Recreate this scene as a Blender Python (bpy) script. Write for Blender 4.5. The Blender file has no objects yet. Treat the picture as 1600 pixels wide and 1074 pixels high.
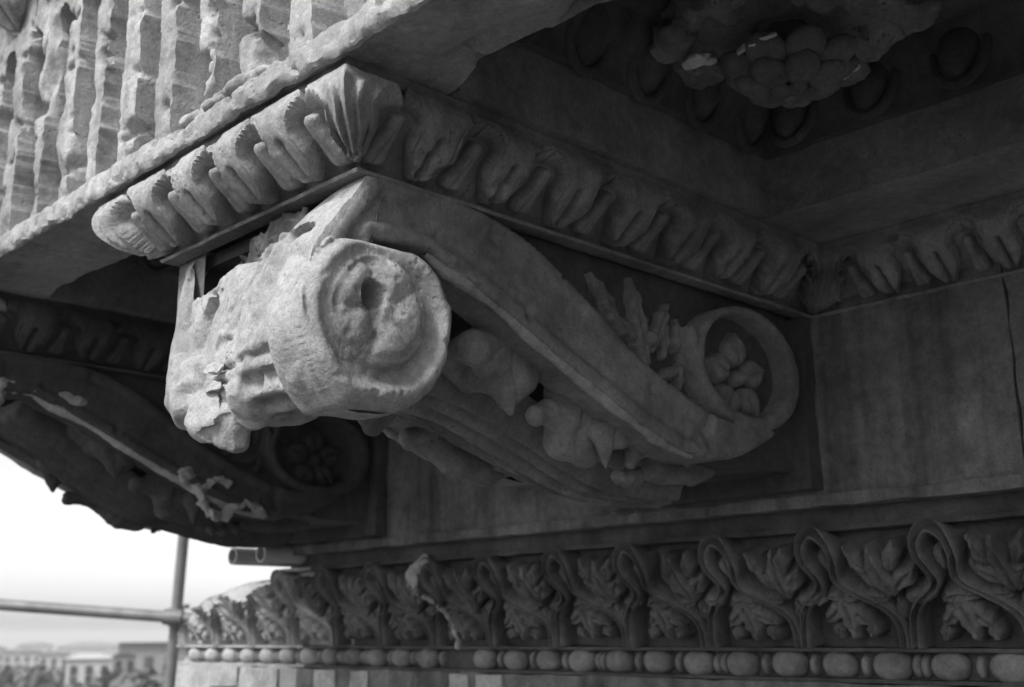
import bpy, math, random
import numpy as np
from mathutils import Matrix, Vector

# ------------------------------------------------------------------ camera, sky, light, exposure
sc = bpy.context.scene
K = 0.6                                   # one carving unit = 0.6 m; the camera stands at the origin
col = sc.collection
YAW, PITCH, ROLL = math.radians(46.1), math.radians(13.98), math.radians(-0.43)
cd = bpy.data.cameras.new("camera"); cam = bpy.data.objects.new("camera", cd); col.objects.link(cam)
h = Vector((-math.sin(YAW), math.cos(YAW), 0)); r = Vector((math.cos(YAW), math.sin(YAW), 0))
fw = h*math.cos(PITCH) + Vector((0, 0, 1))*math.sin(PITCH); up = r.cross(fw)
R2 = r*math.cos(ROLL) + up*math.sin(ROLL); U2 = -r*math.sin(ROLL) + up*math.cos(ROLL)
cam.matrix_world = Matrix(((R2.x, U2.x, -fw.x, 0), (R2.y, U2.y, -fw.y, 0), (R2.z, U2.z, -fw.z, 0), (0, 0, 0, 1)))
cd.sensor_width = 36.0; cd.lens = 1814.0*36/1600
cd.clip_start = 0.02; cd.clip_end = 6000
cd.dof.use_dof = True; cd.dof.focus_distance = 1.32; cd.dof.aperture_fstop = 6.3
sc.camera = cam

SUN_AZ, SUN_EL = math.radians(175), math.radians(44)     # azimuth clockwise from +y
w = bpy.data.worlds.new("World"); sc.world = w; w.use_nodes = True
nt = w.node_tree; nt.nodes.clear()
sky = nt.nodes.new("ShaderNodeTexSky"); sky.sky_type = 'NISHITA'; sky.sun_disc = False
sky.sun_elevation = SUN_EL; sky.sun_rotation = SUN_AZ
sky.air_density = 1.0; sky.dust_density = 1.6; sky.ozone_density = 1.0
bw = nt.nodes.new("ShaderNodeRGBToBW")                     # black-and-white film
bg = nt.nodes.new("ShaderNodeBackground"); bg.inputs[1].default_value = 0.10
wo = nt.nodes.new("ShaderNodeOutputWorld")
nt.links.new(sky.outputs[0], bw.inputs[0]); nt.links.new(bw.outputs[0], bg.inputs[0]); nt.links.new(bg.outputs[0], wo.inputs[0])
sl = bpy.data.lights.new("sun", 'SUN'); sl.energy = 1.7; sl.angle = math.radians(16); sl.color = (1, 1, 1)
so = bpy.data.objects.new("sun", sl); col.objects.link(so)
sd = Vector((math.sin(SUN_AZ)*math.cos(SUN_EL), math.cos(SUN_AZ)*math.cos(SUN_EL), math.sin(SUN_EL)))
so.rotation_euler = (-sd).to_track_quat('-Z', 'Y').to_euler(); so.location = (0, 0, 30)
sc.view_settings.view_transform = 'Standard'; sc.view_settings.look = 'None'
sc.view_settings.gamma = 1.0; sc.view_settings.exposure = 1.36
sc.render.engine = 'CYCLES'

# ------------------------------------------------------------------ helpers
rng = random.Random(7)
def _hash(i, j, k, s):
    x = (i.astype(np.int64)*374761393 + j.astype(np.int64)*668265263 + k.astype(np.int64)*2147483647 + s*1274126177) & 0xffffffff
    x = ((x ^ (x >> 13))*1274126177) & 0xffffffff
    x = ((x ^ (x >> 16))*2246822519) & 0xffffffff
    return ((x ^ (x >> 15)) & 0xffff)/32767.5 - 1.0
def vnoise(P, s=0):
    f = np.floor(P); t = P - f; t = t*t*(3 - 2*t); i, j, k = f[:, 0], f[:, 1], f[:, 2]
    o = 0
    for a in (0, 1):
        for b in (0, 1):
            for c in (0, 1):
                wt = (t[:, 0] if a else 1 - t[:, 0])*(t[:, 1] if b else 1 - t[:, 1])*(t[:, 2] if c else 1 - t[:, 2])
                o = o + wt*_hash(i + a, j + b, k + c, s)
    return o
def fbm(P, freq=1.0, octv=4, s=0):
    P = np.asarray(P, float)*freq; o = 0; a = 1.0; n = 0
    for q in range(octv):
        o = o + a*vnoise(P + 17.3*q, s + q); n += a; a *= 0.5; P = P*2.03
    return o/n
def vfbm(P, freq, octv=3, s=0):
    return np.stack([fbm(P, freq, octv, s + 11*q) for q in range(3)], 1)
def sm(a, b, x):
    t = np.clip((x - a)/(b - a), 0, 1); return t*t*(3 - 2*t)
def spline(pts, n=8, closed=False):
    p = np.array(pts, float); m = len(p); out = []
    rngi = range(m) if closed else range(m - 1)
    for i in rngi:
        if closed: a, b, c, d = p[i-1], p[i], p[(i+1) % m], p[(i+2) % m]
        else: a, b, c, d = p[max(i-1, 0)], p[i], p[i+1], p[min(i+2, m-1)]
        for q in range(n):
            t = q/n
            out.append(0.5*((2*b) + (c-a)*t + (2*a-5*b+4*c-d)*t*t + (3*b-a-3*c+d)*t**3))
    if not closed: out.append(p[-1])
    return np.array(out)
def poly_sdf(P, poly):
    poly = np.array(poly, float); d = np.full(len(P), 1e9); ins = np.zeros(len(P), bool)
    m = len(poly)
    for i in range(m):
        a = poly[i]; b = poly[(i+1) % m]; e = b - a; L = e@e
        if L < 1e-14: continue
        q = P - a; t = np.clip((q@e)/L, 0, 1); dd = q - t[:, None]*e
        d = np.minimum(d, (dd*dd).sum(1))
        c = (a[1] > P[:, 1]) != (b[1] > P[:, 1])
        if abs(e[1]) > 1e-12:
            ins ^= c & (P[:, 0] < e[0]*(P[:, 1] - a[1])/e[1] + a[0])
    d = np.sqrt(d); return np.where(ins, -d, d)
def inflate(d, R): 
    q = np.clip(-d/R, 0, 1); return np.sqrt(np.clip(1 - (1 - q)**2, 0, 1))
def relief(sdf, hfn, bounds, res, base):
    """carved piece: a height field over a closed outline, with side walls down to `base` -> (uvw verts, faces)"""
    u0, u1, v0, v1 = bounds
    nu = int(math.ceil((u1-u0)/res)) + 1; nv = int(math.ceil((v1-v0)/res)) + 1
    U, Vv = np.meshgrid(u0 + np.arange(nu)*res, v0 + np.arange(nv)*res, indexing='ij')
    P = np.stack([U.ravel(), Vv.ravel()], 1); d = sdf(P)
    keep = (d < -0.22*res).reshape(nu, nv)
    qk = keep[:-1, :-1] & keep[1:, :-1] & keep[:-1, 1:] & keep[1:, 1:]
    idx = np.arange(nu*nv).reshape(nu, nv)
    i, j = np.nonzero(qk)
    Q = np.stack([idx[i, j], idx[i+1, j], idx[i+1, j+1], idx[i, j+1]], 1)
    used = np.unique(Q); mp = -np.ones(nu*nv, int); mp[used] = np.arange(len(used)); Q = mp[Q]; P = P[used]
    E = np.concatenate([Q[:, [0, 1]], Q[:, [1, 2]], Q[:, [2, 3]], Q[:, [3, 0]]])
    key = np.sort(E, 1); kk = key[:, 0]*len(P) + key[:, 1]
    uq, inv, cnt = np.unique(kk, return_inverse=True, return_counts=True)
    B = E[cnt[inv] == 1]; bv = np.unique(B)
    rim = P[bv].copy()                       # rim ring: staircase vertices projected on to the outline
    for _ in range(4):
        e = 1e-4; d0 = sdf(rim)
        g = np.stack([sdf(rim + [e, 0]) - d0, sdf(rim + [0, e]) - d0], 1)/e
        n = np.linalg.norm(g, axis=1)[:, None]; n[n < .2] = 1
        rim = rim - np.clip(d0, -res, res)[:, None]*g/n
    nP = len(P); nB = len(bv)
    A2 = np.vstack([P, rim]); H = hfn(A2, np.concatenate([sdf(P), np.zeros(nB)]))
    top = np.column_stack([A2, H])
    r1 = -np.ones(nP, int); r1[bv] = nP + np.arange(nB); r2 = r1 + nB
    low = np.column_stack([rim, np.full(nB, base)])
    F = Q.tolist() + [[b, a, r1[a], r1[b]] for a, b in B.tolist()] + [[r1[b], r1[a], r2[a], r2[b]] for a, b in B.tolist()]
    return np.vstack([top, low]), F
def grid(U, Vn, fn, closeu=False):
    """parametric sheet: U,Vn 1-D arrays, fn(u,v)->(N,3)"""
    uu, vv = np.meshgrid(U, Vn, indexing='ij'); P = fn(uu.ravel(), vv.ravel()); nv = len(Vn); nu = len(U)
    F = []
    for i in range(nu if closeu else nu-1):
        a = i*nv; b = ((i+1) % nu)*nv
        for j in range(nv-1): F.append([a+j, b+j, b+j+1, a+j+1])
    return P, F
def cat(*ms):
    Vs, Fs, n = [], [], 0
    for v, f in ms:
        Vs.append(np.asarray(v, float)); Fs += [[q+n for q in ff] for ff in f]; n += len(v)
    return np.vstack(Vs), Fs
def boxm(x0, x1, y0, y1, z0, z1, res=None):
    n = [1 if not res else max(1, int(round((b-a)/res))) for a, b in ((x0, x1), (y0, y1), (z0, z1))]
    ax = [np.linspace(a, b, m+1) for (a, b), m in zip(((x0, x1), (y0, y1), (z0, z1)), n)]
    ids = {}; Vv = []; F = []
    def vid(i, j, k):
        t = (i, j, k)
        if t not in ids: ids[t] = len(Vv); Vv.append((ax[0][i], ax[1][j], ax[2][k]))
        return ids[t]
    for k, fl in ((0, 1), (n[2], 0)):
        for i in range(n[0]):
            for j in range(n[1]):
                q = [vid(i, j, k), vid(i+1, j, k), vid(i+1, j+1, k), vid(i, j+1, k)]; F.append(q[::-1] if fl else q)
    for j, fl in ((0, 0), (n[1], 1)):
        for i in range(n[0]):
            for k in range(n[2]):
                q = [vid(i, j, k), vid(i+1, j, k), vid(i+1, j, k+1), vid(i, j, k+1)]; F.append(q[::-1] if fl else q)
    for i, fl in ((0, 1), (n[0], 0)):
        for j in range(n[1]):
            for k in range(n[2]):
                q = [vid(i, j, k), vid(i, j+1, k), vid(i, j+1, k+1), vid(i, j, k+1)]; F.append(q[::-1] if fl else q)
    return np.array(Vv), F
def worn(m, amp=.004, freq=9, chip=0.0, box=None, s=0, chipf=14):
    """weathering: a vector noise push, and worn edges for blocks"""
    P, F = m; P = np.array(P, float)
    if box is not None and chip:
        lo = np.array(box[::2]); hi = np.array(box[1::2]); dl = np.minimum(P - lo, hi - P)
        srt = np.sort(dl, 1); ed = srt[:, 1]
        ww = np.exp(-ed/ (chip*1.1))*np.exp(-srt[:, 0]/(chip*1.1))
        nn = np.clip(fbm(P, chipf, 4, s+3)*1.3 + .25, 0.05, 1.2)
        dirn = np.where(dl < chip*2.2, np.where(P - lo < hi - P, 1.0, -1.0), 0.0)
        P = P + dirn*(ww*nn*chip)[:, None]
    P = P + amp*vfbm(P, freq, 3, s)
    return P, F
def mesh_of(name, m, origin=(0, 0, 0), sharp=38, smooth=True):
    P, F = m; P = (np.asarray(P, float) - np.array(origin, float))*K
    me = bpy.data.meshes.new(name); me.from_pydata(P.tolist(), [], [list(map(int, f)) for f in F])
    me.validate(); me.update()
    if smooth:
        me.polygons.foreach_set('use_smooth', [True]*len(me.polygons))
        if sharp: me.set_sharp_from_angle(angle=math.radians(sharp))
    return me
ORG = {}
def put(name, me, mat, parent=None, origin=(0, 0, 0), rz=0, scale=None, label=None):
    o = bpy.data.objects.new(name, me)
    if me is not None and mat is not None and len(me.materials) == 0: me.materials.append(mat)
    col.objects.link(o); po = np.zeros(3)
    if parent is not None: o.parent = parent; po = np.array(ORG[parent.name])
    o.location = ((np.array(origin, float) - po)*K).tolist(); o.rotation_euler = (0, 0, rz)
    if scale is not None: o.scale = scale
    ORG[o.name] = tuple(origin)
    if label: o['label'] = label
    return o
def part(name, m, mat, parent, sharp=38, origin=None, label=None):
    og = origin if origin is not None else tuple(np.asarray(m[0]).mean(0))
    return put(name, mesh_of(name, m, og, sharp), mat, parent, og, label=label)
def thing(name, origin, label, cat_, group=None):
    o = put(name, None, None, None, origin); return tag(o, label, cat_, group)
def tag(o, label, cat_, group=None, kind=None):
    if label: o['label'] = label
    if cat_: o['category'] = cat_
    if group: o['group'] = group
    if kind: o['kind'] = kind
    return o
def copy_tree(o, parent=None):
    c = o.copy(); col.objects.link(c); c.parent = parent
    if parent is not None: c.matrix_parent_inverse = o.matrix_parent_inverse
    for k in ('label',):
        if parent is None and k in c.keys(): del c[k]
    for ch in o.children: copy_tree(ch, c)
    return c
def blob(balls, voxel=.008, amp=.004, freq=20, s=0, smooth=6, cuts=()):
    """organic worn lump: ellipsoids fused by a voxel remesh; balls = (x,y,z,rx,ry,rz)"""
    import bmesh
    bm = bmesh.new()
    for b in balls:
        x, y, z, rx, ry, rz = b[:6]
        M = Matrix.Translation((x, y, z))
        if len(b) > 6: M = M @ Matrix.Rotation(b[6], 4, b[7])
        bmesh.ops.create_icosphere(bm, subdivisions=3, radius=1.0, matrix=M @ Matrix.Diagonal((rx, ry, rz, 1)))
    me = bpy.data.meshes.new("tmp"); bm.to_mesh(me); bm.free()
    ob = bpy.data.objects.new("tmp", me); col.objects.link(ob)
    md = ob.modifiers.new("r", 'REMESH'); md.mode = 'VOXEL'; md.voxel_size = voxel
    ms = ob.modifiers.new("s", 'SMOOTH'); ms.factor = .5; ms.iterations = smooth
    dg = bpy.context.evaluated_depsgraph_get(); ev = ob.evaluated_get(dg); m2 = ev.to_mesh()
    P = np.empty(len(m2.vertices)*3); m2.vertices.foreach_get('co', P); P = P.reshape(-1, 3)
    F = [list(p.vertices) for p in m2.polygons]
    ev.to_mesh_clear(); bpy.data.objects.remove(ob); bpy.data.meshes.remove(me)
    for (c, n) in cuts:                      # broken facets
        n = np.array(n, float); n /= np.linalg.norm(n); q = (P - np.array(c, float))@n
        P = P - np.clip(q, 0, None)[:, None]*n*.92
    P = P + amp*vfbm(P, freq, 3, s)
    return P, F

# ------------------------------------------------------------------ materials (grey: black-and-white film)
def stone(name, lo, hi, stain=.35, pit=.5, rough=.9, streak=0.0, bump=.5):
    m = bpy.data.materials.new(name); m.use_nodes = True; t = m.node_tree; t.nodes.clear()
    N = t.nodes.new; L = t.links.new
    out = N("ShaderNodeOutputMaterial"); b = N("ShaderNodeBsdfPrincipled"); L(b.outputs[0], out.inputs[0])
    b.inputs['Roughness'].default_value = rough; b.inputs['Specular IOR Level'].default_value = .25
    g = N("ShaderNodeNewGeometry")
    def noise(scale, det=6, ro=.6, vec=None):
        n = N("ShaderNodeTexNoise"); n.inputs['Scale'].default_value = scale; n.inputs['Detail'].default_value = det
        n.inputs['Roughness'].default_value = ro; L(vec or g.outputs['Position'], n.inputs['Vector']); return n.outputs[0]
    def mr(src, a, b_, c, d):
        q = N("ShaderNodeMapRange"); q.inputs[1].default_value = a; q.inputs[2].default_value = b_
        q.inputs[3].default_value = c; q.inputs[4].default_value = d; L(src, q.inputs[0]); return q.outputs[0]
    def mul(a, b_):
        q = N("ShaderNodeMath"); q.operation = 'MULTIPLY'; L(a, q.inputs[0])
        if isinstance(b_, (int, float)): q.inputs[1].default_value = b_
        else: L(b_, q.inputs[1])
        return q.outputs[0]
    def add(a, b_):
        q = N("ShaderNodeMath"); q.operation = 'ADD'; L(a, q.inputs[0]); L(b_, q.inputs[1]); return q.outputs[0]
    base = mr(noise(6.5, 9, .68), .34, .66, lo, hi)
    fine = mul(mr(noise(70, 7, .75), .28, .72, .68, 1.22), mr(noise(330, 3, .7), .3, .7, .82, 1.14))
    st = mr(noise(9, 10, .7), .5, .72, 1.0, 1.0 - stain)
    c = mul(mul(base, fine), st)
    if streak:
        mp = N("ShaderNodeMapping"); mp.inputs['Scale'].default_value = (1, 1, .06); L(g.outputs['Position'], mp.inputs[0])
        c = mul(c, mr(noise(22, 5, .6, mp.outputs[0]), .42, .68, 1.0, 1.0 - streak))
    vo = N("ShaderNodeTexVoronoi"); vo.inputs['Scale'].default_value = 95; L(g.outputs['Position'], vo.inputs['Vector'])
    pm = mr(vo.outputs[0], .08, .3, 1.0, 0.0)
    pmask = mul(pm, mr(noise(13, 4), .52, .62, 0.0, 1.0))
    inv = mr(pmask, 0, 1, 1.0, 1.0 - .5*pit); c = mul(c, inv)
    L(c, b.inputs['Base Color'])
    hgt = add(add(mul(noise(34, 10, .72), .8), mul(noise(150, 6, .75), .35)), mul(pmask, -.6*pit))
    bp = N("ShaderNodeBump"); bp.inputs['Strength'].default_value = bump; bp.inputs['Distance'].default_value = .006
    L(hgt, bp.inputs['Height']); L(bp.outputs[0], b.inputs['Normal'])
    return m
def plain(name, v, rough=.6, metal=0.0, var=.25, scale=12):
    m = bpy.data.materials.new(name); m.use_nodes = True; t = m.node_tree; b = t.nodes['Principled BSDF']
    n = t.nodes.new("ShaderNodeTexNoise"); n.inputs['Scale'].default_value = scale; n.inputs['Detail'].default_value = 6
    g = t.nodes.new("ShaderNodeNewGeometry"); t.links.new(g.outputs['Position'], n.inputs['Vector'])
    q = t.nodes.new("ShaderNodeMapRange"); q.inputs[1].default_value = .3; q.inputs[2].default_value = .7
    q.inputs[3].default_value = v*(1-var); q.inputs[4].default_value = v*(1+var)
    t.links.new(n.outputs[0], q.inputs[0]); t.links.new(q.outputs[0], b.inputs['Base Color'])
    b.inputs['Roughness'].default_value = rough; b.inputs['Metallic'].default_value = metal
    return m
LIT_PALE = stone("lit_pale_marble", .27, .46, .42, .45, bump=1.0)  # also bare and broken stone; light on exposed parts put into the colour
FASC = stone("fluted_marble", .28, .46, .42, .5, streak=.35, bump=.8)
SHADE_PATINA = stone("shade_patina_marble", .045, .11, .50, .5, streak=.2, bump=.7)  # patina darkened on sheltered parts; their shade put into the colour
CARVED = stone("carved_marble", .12, .27, .48, .5, bump=.7)
WALLM = stone("wall_marble", .10, .23, .50, .4, streak=.5, bump=.6)
FRIEZE = stone("frieze_marble", .07, .17, .50, .5, bump=.7)
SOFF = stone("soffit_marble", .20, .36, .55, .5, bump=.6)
SHADED = stone("shaded_marble", .04, .09, .45, .5, bump=.7)  # darkest copy; shade of the far bracket put into the colour
ROSM = stone("rosette_marble", .08, .19, .50, .6, bump=1.0)
FRESH = stone("fresh_break", .50, .66, .20, .6, bump=.9)
ROUGH = stone("rough_crust", .10, .26, .60, 1.0, bump=1.2)

# ------------------------------------------------------------------ main dimensions (carving units)
YW = 2.75; XC = -2.03; HW = .37; SP = 1.89; YF = 1.20; ZS = 1.0; ZM = .84
XE, XR_END = -4.47, 3.0
CY0, CY1 = 1.335, 2.365                        # coffer opening
CHW = .44                                      # coffer half width
CX = [XC + SP/2, XC - SP/2]                    # coffer centres (in view)

# crown moulding profile (offset out, height), arc-length sampled from the top down
prof = spline([(.100, .972), (.109, .945), (.100, .918), (.074, .893), (.042, .874), (.018, .858), (.008, .842)], 6)
_sl = np.concatenate([[0], np.cumsum(np.linalg.norm(np.diff(prof, axis=0), axis=1))]); PL = _sl[-1]
_tg = np.gradient(prof, axis=0); _tg /= np.linalg.norm(_tg, axis=1)[:, None]; _nm = np.stack([-_tg[:, 1], _tg[:, 0]], 1)
def prof_at(v, wv):
    o = np.interp(v, _sl, prof[:, 0]) + wv*np.interp(v, _sl, _nm[:, 0])
    z = np.interp(v, _sl, prof[:, 1]) + wv*np.interp(v, _sl, _nm[:, 1])
    return o, z
PER = .192
_hv = np.linspace(0, PL*.985, 160)
_gap = np.where(_hv < .062, .049*np.sqrt(np.clip(1 - ((_hv - .062)/.040)**2, 0, 1)), np.interp(_hv, [.062, .08, .10, .12, .14, .158, PL*.985], [.049, .045, .044, .052, .066, .082, .0962]))
_hw = .0962 - _gap
def leaf_half(v): return np.interp(v, _hv, _hw)
def two_lobe_h(P, d, halfw=None):
    a = np.abs(P[:, 0]); v = P[:, 1]
    g = sm(.040, .070, v)
    e = np.minimum(-d, (a - .004)*g + (1-g)*.05 + .0005)
    hh = .024*inflate(-e, .015) - .006
    hh += .005*np.exp(-((-d - .004)/.0025)**2) - .004*np.exp(-((-d - .0105)/.003)**2)
    hh += .010*sm(.09, .16, v)
    return hh
def mk_leaf(seed, wear):
    vs = np.linspace(0, PL*.985, 70); R_ = np.stack([leaf_half(vs), vs], 1); L_ = np.stack([-leaf_half(vs), vs], 1)[::-1]
    poly = np.vstack([R_, L_])
    va = vs[vs > .0225]
    ve = np.concatenate([[-.06, .0222], va]); he = np.concatenate([[.15, .15], leaf_half(va)])
    # the arch turns back on itself round the neighbouring hole, so measure depth from both sides of it
    arch = [(.0962 + .0962 - leaf_half(np.array([v]))[0], v) for v in np.linspace(.0225, .062, 10)]
    ext = np.vstack([np.stack([leaf_half(va), va], 1)[::-1], [(.0962, .0221)], arch, [(.2, .062), (.2, -.06), (-.2, -.06), (-.2, .062)], [(-p, q) for p, q in arch[::-1]], [(-.0962, .0221)], np.stack([-leaf_half(va), va], 1)])
    def hf(P, d):
        q = np.column_stack([P*1.0, np.full(len(P), seed*7.1)])
        return two_lobe_h(P, poly_sdf(P, ext)) - wear*np.clip(fbm(q, 18, 3, seed) - .05, 0, 1)*.04
    V3, F = relief(lambda P: poly_sdf(P, poly), hf, (-.1, .1, -.004, PL), .0042, -.030)
    o, z = prof_at(V3[:, 1], V3[:, 2])
    Q = np.stack([V3[:, 0], -o, z - ZM], 1)
    return worn((Q, F), .0022, 26, s=seed)
def mk_dart(seed):
    poly = spline([(0, .046), (.014, .056), (.014, .08), (.016, .11), (.026, .15), (.016, .166), (-.016, .166), (-.026, .15), (-.016, .11), (-.014, .08), (-.014, .056)], 5, True)
    V3, F = relief(lambda P: poly_sdf(P, poly), lambda P, d: .018*inflate(d, .012) - .014 - .004*np.exp(-(P[:, 0]/.004)**2)*sm(.06, .1, P[:, 1]), (-.034, .034, .02, .172), .0042, -.030)
    o, z = prof_at(V3[:, 1], V3[:, 2])
    return worn((np.stack([V3[:, 0], -o, z - ZM], 1), F), .002, 30, s=seed)
LEAF = [mesh_of("moulding_leaf", mk_leaf(i, .25 + .35*(i % 3))) for i in range(5)]
DART = [mesh_of("moulding_dart", mk_dart(i + 20)) for i in range(3)]
for me in LEAF + DART: me.materials.append(CARVED)
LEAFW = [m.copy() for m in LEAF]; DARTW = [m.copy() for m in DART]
for me in LEAFW + DARTW: me.materials.clear(); me.materials.append(LIT_PALE)  # front copies lightened, light put into the colour
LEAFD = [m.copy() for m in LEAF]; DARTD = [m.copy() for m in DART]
for me in LEAFD + DARTD: me.materials.clear(); me.materials.append(SHADED)  # far and hindmost copies darkened, shade put into the colour
def corner_leaf(corner, n1, n2, d1, d2, inner, seed, serr=False):
    """leaf folded over a mitre; n = outward normals, d = run directions away from the corner"""
    A0 = .183 if inner else .123
    def half(v):
        o = np.interp(v, _sl, prof[:, 0]); hole = .0962 - leaf_half(v)
        if inner:
            hw_ = A0 - np.clip(o, 0, .1) - .45*hole + .0
            hw_ = hw_*(1 - .25*sm(.07, .13, v))*(1 - .75*sm(.13, PL, v))
            return np.maximum(hw_ - (.012*(np.floor(v*90) % 2) if serr else 0), .002)
        return np.maximum(o + .023 - hole*1.15*np.clip(o/.1, .3, 1), .0015)
    vs = np.linspace(0, PL*.985, 60); hv = half(vs)
    poly = np.vstack([np.stack([hv, vs], 1), np.stack([-hv, vs], 1)[::-1]])
    def hf(P, d):
        a = np.abs(P[:, 0]); v = P[:, 1]; rr = a/np.maximum(np.interp(v, vs, hv), .01)
        x = .020*inflate(d, .014) - .004 + .007*np.cos(rr*14)*sm(.0, .05, v)*sm(1, .7, rr)*(1 - .5*sm(.1, .16, v)) + .006*np.exp(-((-d - .005)/.003)**2) - .008*np.exp(-((-d - .013)/.004)**2)*sm(.02, .06, v)
        return x
    bx = hv.max() + .01
    V3, F = relief(lambda P: poly_sdf(P, poly), hf, (-bx, bx, -.003, PL), .0046, -.030)
    o, z = prof_at(V3[:, 1], V3[:, 2]); a = np.abs(V3[:, 0])[:, None]
    n12 = np.array(n1, float) + np.array(n2, float)
    dd = np.where(V3[:, :1] < 0, np.array([d1], float), np.array([d2], float))
    xy = np.array(corner, float) + o[:, None]*n12 + a*dd
    return worn((np.column_stack([xy, z]), F), .0025, 24, s=seed)
def mould_backing(path, ends=(0, 0)):
    """cyma backing swept along base-line corners path [(x,y)], outward = right-hand side of travel; mitred"""
    p = np.array(path, float); n = len(p)
    t = [(p[i+1]-p[i])/np.linalg.norm(p[i+1]-p[i]) for i in range(n-1)]
    nr = [np.array([q[1], -q[0]]) for q in t]
    section = [(-.03, ZS - .0005), (.104, ZS - .0005), (.104, .976), (.094, .972)]
    for v in np.linspace(.005, PL, 12):
        o, z = prof_at(np.array([v]), np.array([-.026])); section.append((float(o[0]), float(z[0])))
    section += [(.010, .842), (.006, .836), (-.03, .836)]
    rings = []
    def ring(base, nv): return [(base[0] + nv[0]*o, base[1] + nv[1]*o, z) for o, z in section]
    for i in range(n):
        nv = nr[0] if i == 0 else (nr[-1] if i == n-1 else nr[i-1] + nr[i])
        rings.append((p[i], nv))
    Vs = []; F = []; m = len(section); allr = []
    for i in range(n-1):
        k = max(2, int(np.linalg.norm(p[i+1]-p[i])/.04))
        for j in range(k + (1 if i == n-2 else 0)):
            f = j/k; A = np.array(ring(*rings[i])); B = np.array(ring(*rings[i+1])); allr.append(A*(1-f) + B*f)
    for q in allr: Vs += q.tolist()
    for i in range(len(allr)-1):
        for j in range(m):
            a = i*m + j; b = i*m + (j+1) % m; F.append([a, b, b+m, a+m])
    F.append(list(range(m))[::-1]); F.append([(len(allr)-1)*m + j for j in range(m)])
    return worn((np.array(Vs), F), .0025, 20, s=5)

# ------------------------------------------------------------------ corona: fluted fascia, lip, soffit
cor = thing("corona", (XC, 1.6, ZS), "projecting fluted corona slab with chipped bright lip over the carved brackets", "cornice")
def strip_box(name, b, res, mat, amp=.004, chip=.012, s=0, parent=cor):
    return part(name, worn(boxm(*b, res=res), amp, 8, chip, b, s), mat, parent, 30)
FL0 = -4.41; FP = .18; NFL = 30; ZF0, ZF1 = 1.05, 1.66
def flute_h(x, z):
    q = ((x - FL0)/FP) % 1.0
    cell = np.floor((x - FL0)/FP)
    wob = .30*fbm(np.stack([cell*3.7 + 9*(q > .5), z*4, 0*z], 1), 1, 2, 9) + .22*fbm(np.stack([cell*3.7 + 9*(q > .5) + 4*q, z*11, 0*z], 1), 1, 3, 10)*sm(.18, .30, np.abs(q - .5))
    qq = np.clip((q - .5)/(.29 + .32*wob), -1, 1)
    dep = .150*np.clip(1 - np.abs(qq)**3.5, 0, 1)**.5
    headr = FP*.43                                         # round heads
    zz = np.clip((z - (ZF1 - headr))/headr, 0, 1); dep = np.where(zz > 0, .150*np.clip(1 - qq**2 - zz**2, 0, 1)**.5, dep)
    P = np.stack([x, z*.45, 0*z + 3], 1)
    n = fbm(P, 7.5, 4, 21); n2 = fbm(np.stack([x, z, 0*z + 8], 1), 20, 3, 31)
    cut = .002 + .14*np.clip(n - .12, 0, 1) + .012*n2 + .07*np.clip(n2*1.4 - .38, 0, 1)   # broken arrises
    low = sm(1.13, 1.05, z)
    cut = cut + .02*low*np.clip(fbm(P, 16, 3, 33) + .3, 0, 1)
    return np.maximum(dep, cut) + .004*fbm(np.stack([x, z, 0*z], 1), 30, 3, 4)
zr = np.concatenate([np.linspace(ZF0 - .01, 1.72, 120), [2.3]])
for i in range(NFL):
    x0 = FL0 + i*FP
    xs = x0 + np.linspace(0, FP, 37)
    m = grid(xs, zr, lambda u, v: np.stack([u, 1.092 + flute_h(u, v), v], 1))
    part("flute", m, FASC, cor, 60)
part("fascia_block", boxm(XE, XR_END, 1.262, CY0 - .01, 1.047, 2.3), FASC, cor, 30)
for i in range(8):
    put("crowning_leaf", LEAFW[i % 5], None, cor, (-3.95 + i*.25, 1.125, 1.70), 0, (1.25, 1, 1.3))
# lip below the flutes: eroded bar
def lip_fn(u, v):
    # v = 0..1 round the section
    pts = np.array([(1.13, 1.072), (1.098, 1.066), (1.074, 1.056), (1.064, 1.044), (1.061, 1.022), (1.060, 1.002), (1.068, .992), (1.078, .990), (1.084, 1.004), (1.13, 1.004)])
    tt = v*(len(pts)-1); y = np.interp(tt, range(len(pts)), pts[:, 0]); z = np.interp(tt, range(len(pts)), pts[:, 1])
    P = np.stack([u, y, z], 1)
    e = np.clip(fbm(P, 9, 4, 51) + .15, 0, 1)
    y = y + e*.020*np.sin(np.pi*np.clip(v*1.1, 0, 1)); z = z + .016*fbm(P, 14, 4, 52)*np.sin(np.pi*v)*(1.4 - v)
    ch = np.clip(fbm(P, 26, 3, 54) - .15, 0, 1); y = y + .05*ch*(v < .6)*sm(0, .15, v); z = z - .03*ch*(v < .35)
    return np.stack([u, y, z], 1) + .005*vfbm(P, 50, 3, 53)
part("lip", grid(np.arange(XE, .9, .009), np.linspace(0, 1, 22), lip_fn), FASC, cor, 35)
# rubble lying in the flute feet
for i, (x, dz, rr) in enumerate(((-2.02, .065, .028), (-2.12, .062, .03), (-1.93, .07, .034), (-1.86, .068, .03), (-2.3, .06, .02), (-1.70, .06, .022), (-2.62, .06, .018), (-3.0, .062, .02))):
    part("broken_arris", blob([(x, 1.095, 1.0 + dz, rr*1.4, rr*.8, rr*.5), (x + rr*.9, 1.10, 1.004 + dz, rr, rr*.7, rr*.5)], .007, .006, 40, i), FASC, cor, 40)
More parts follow.
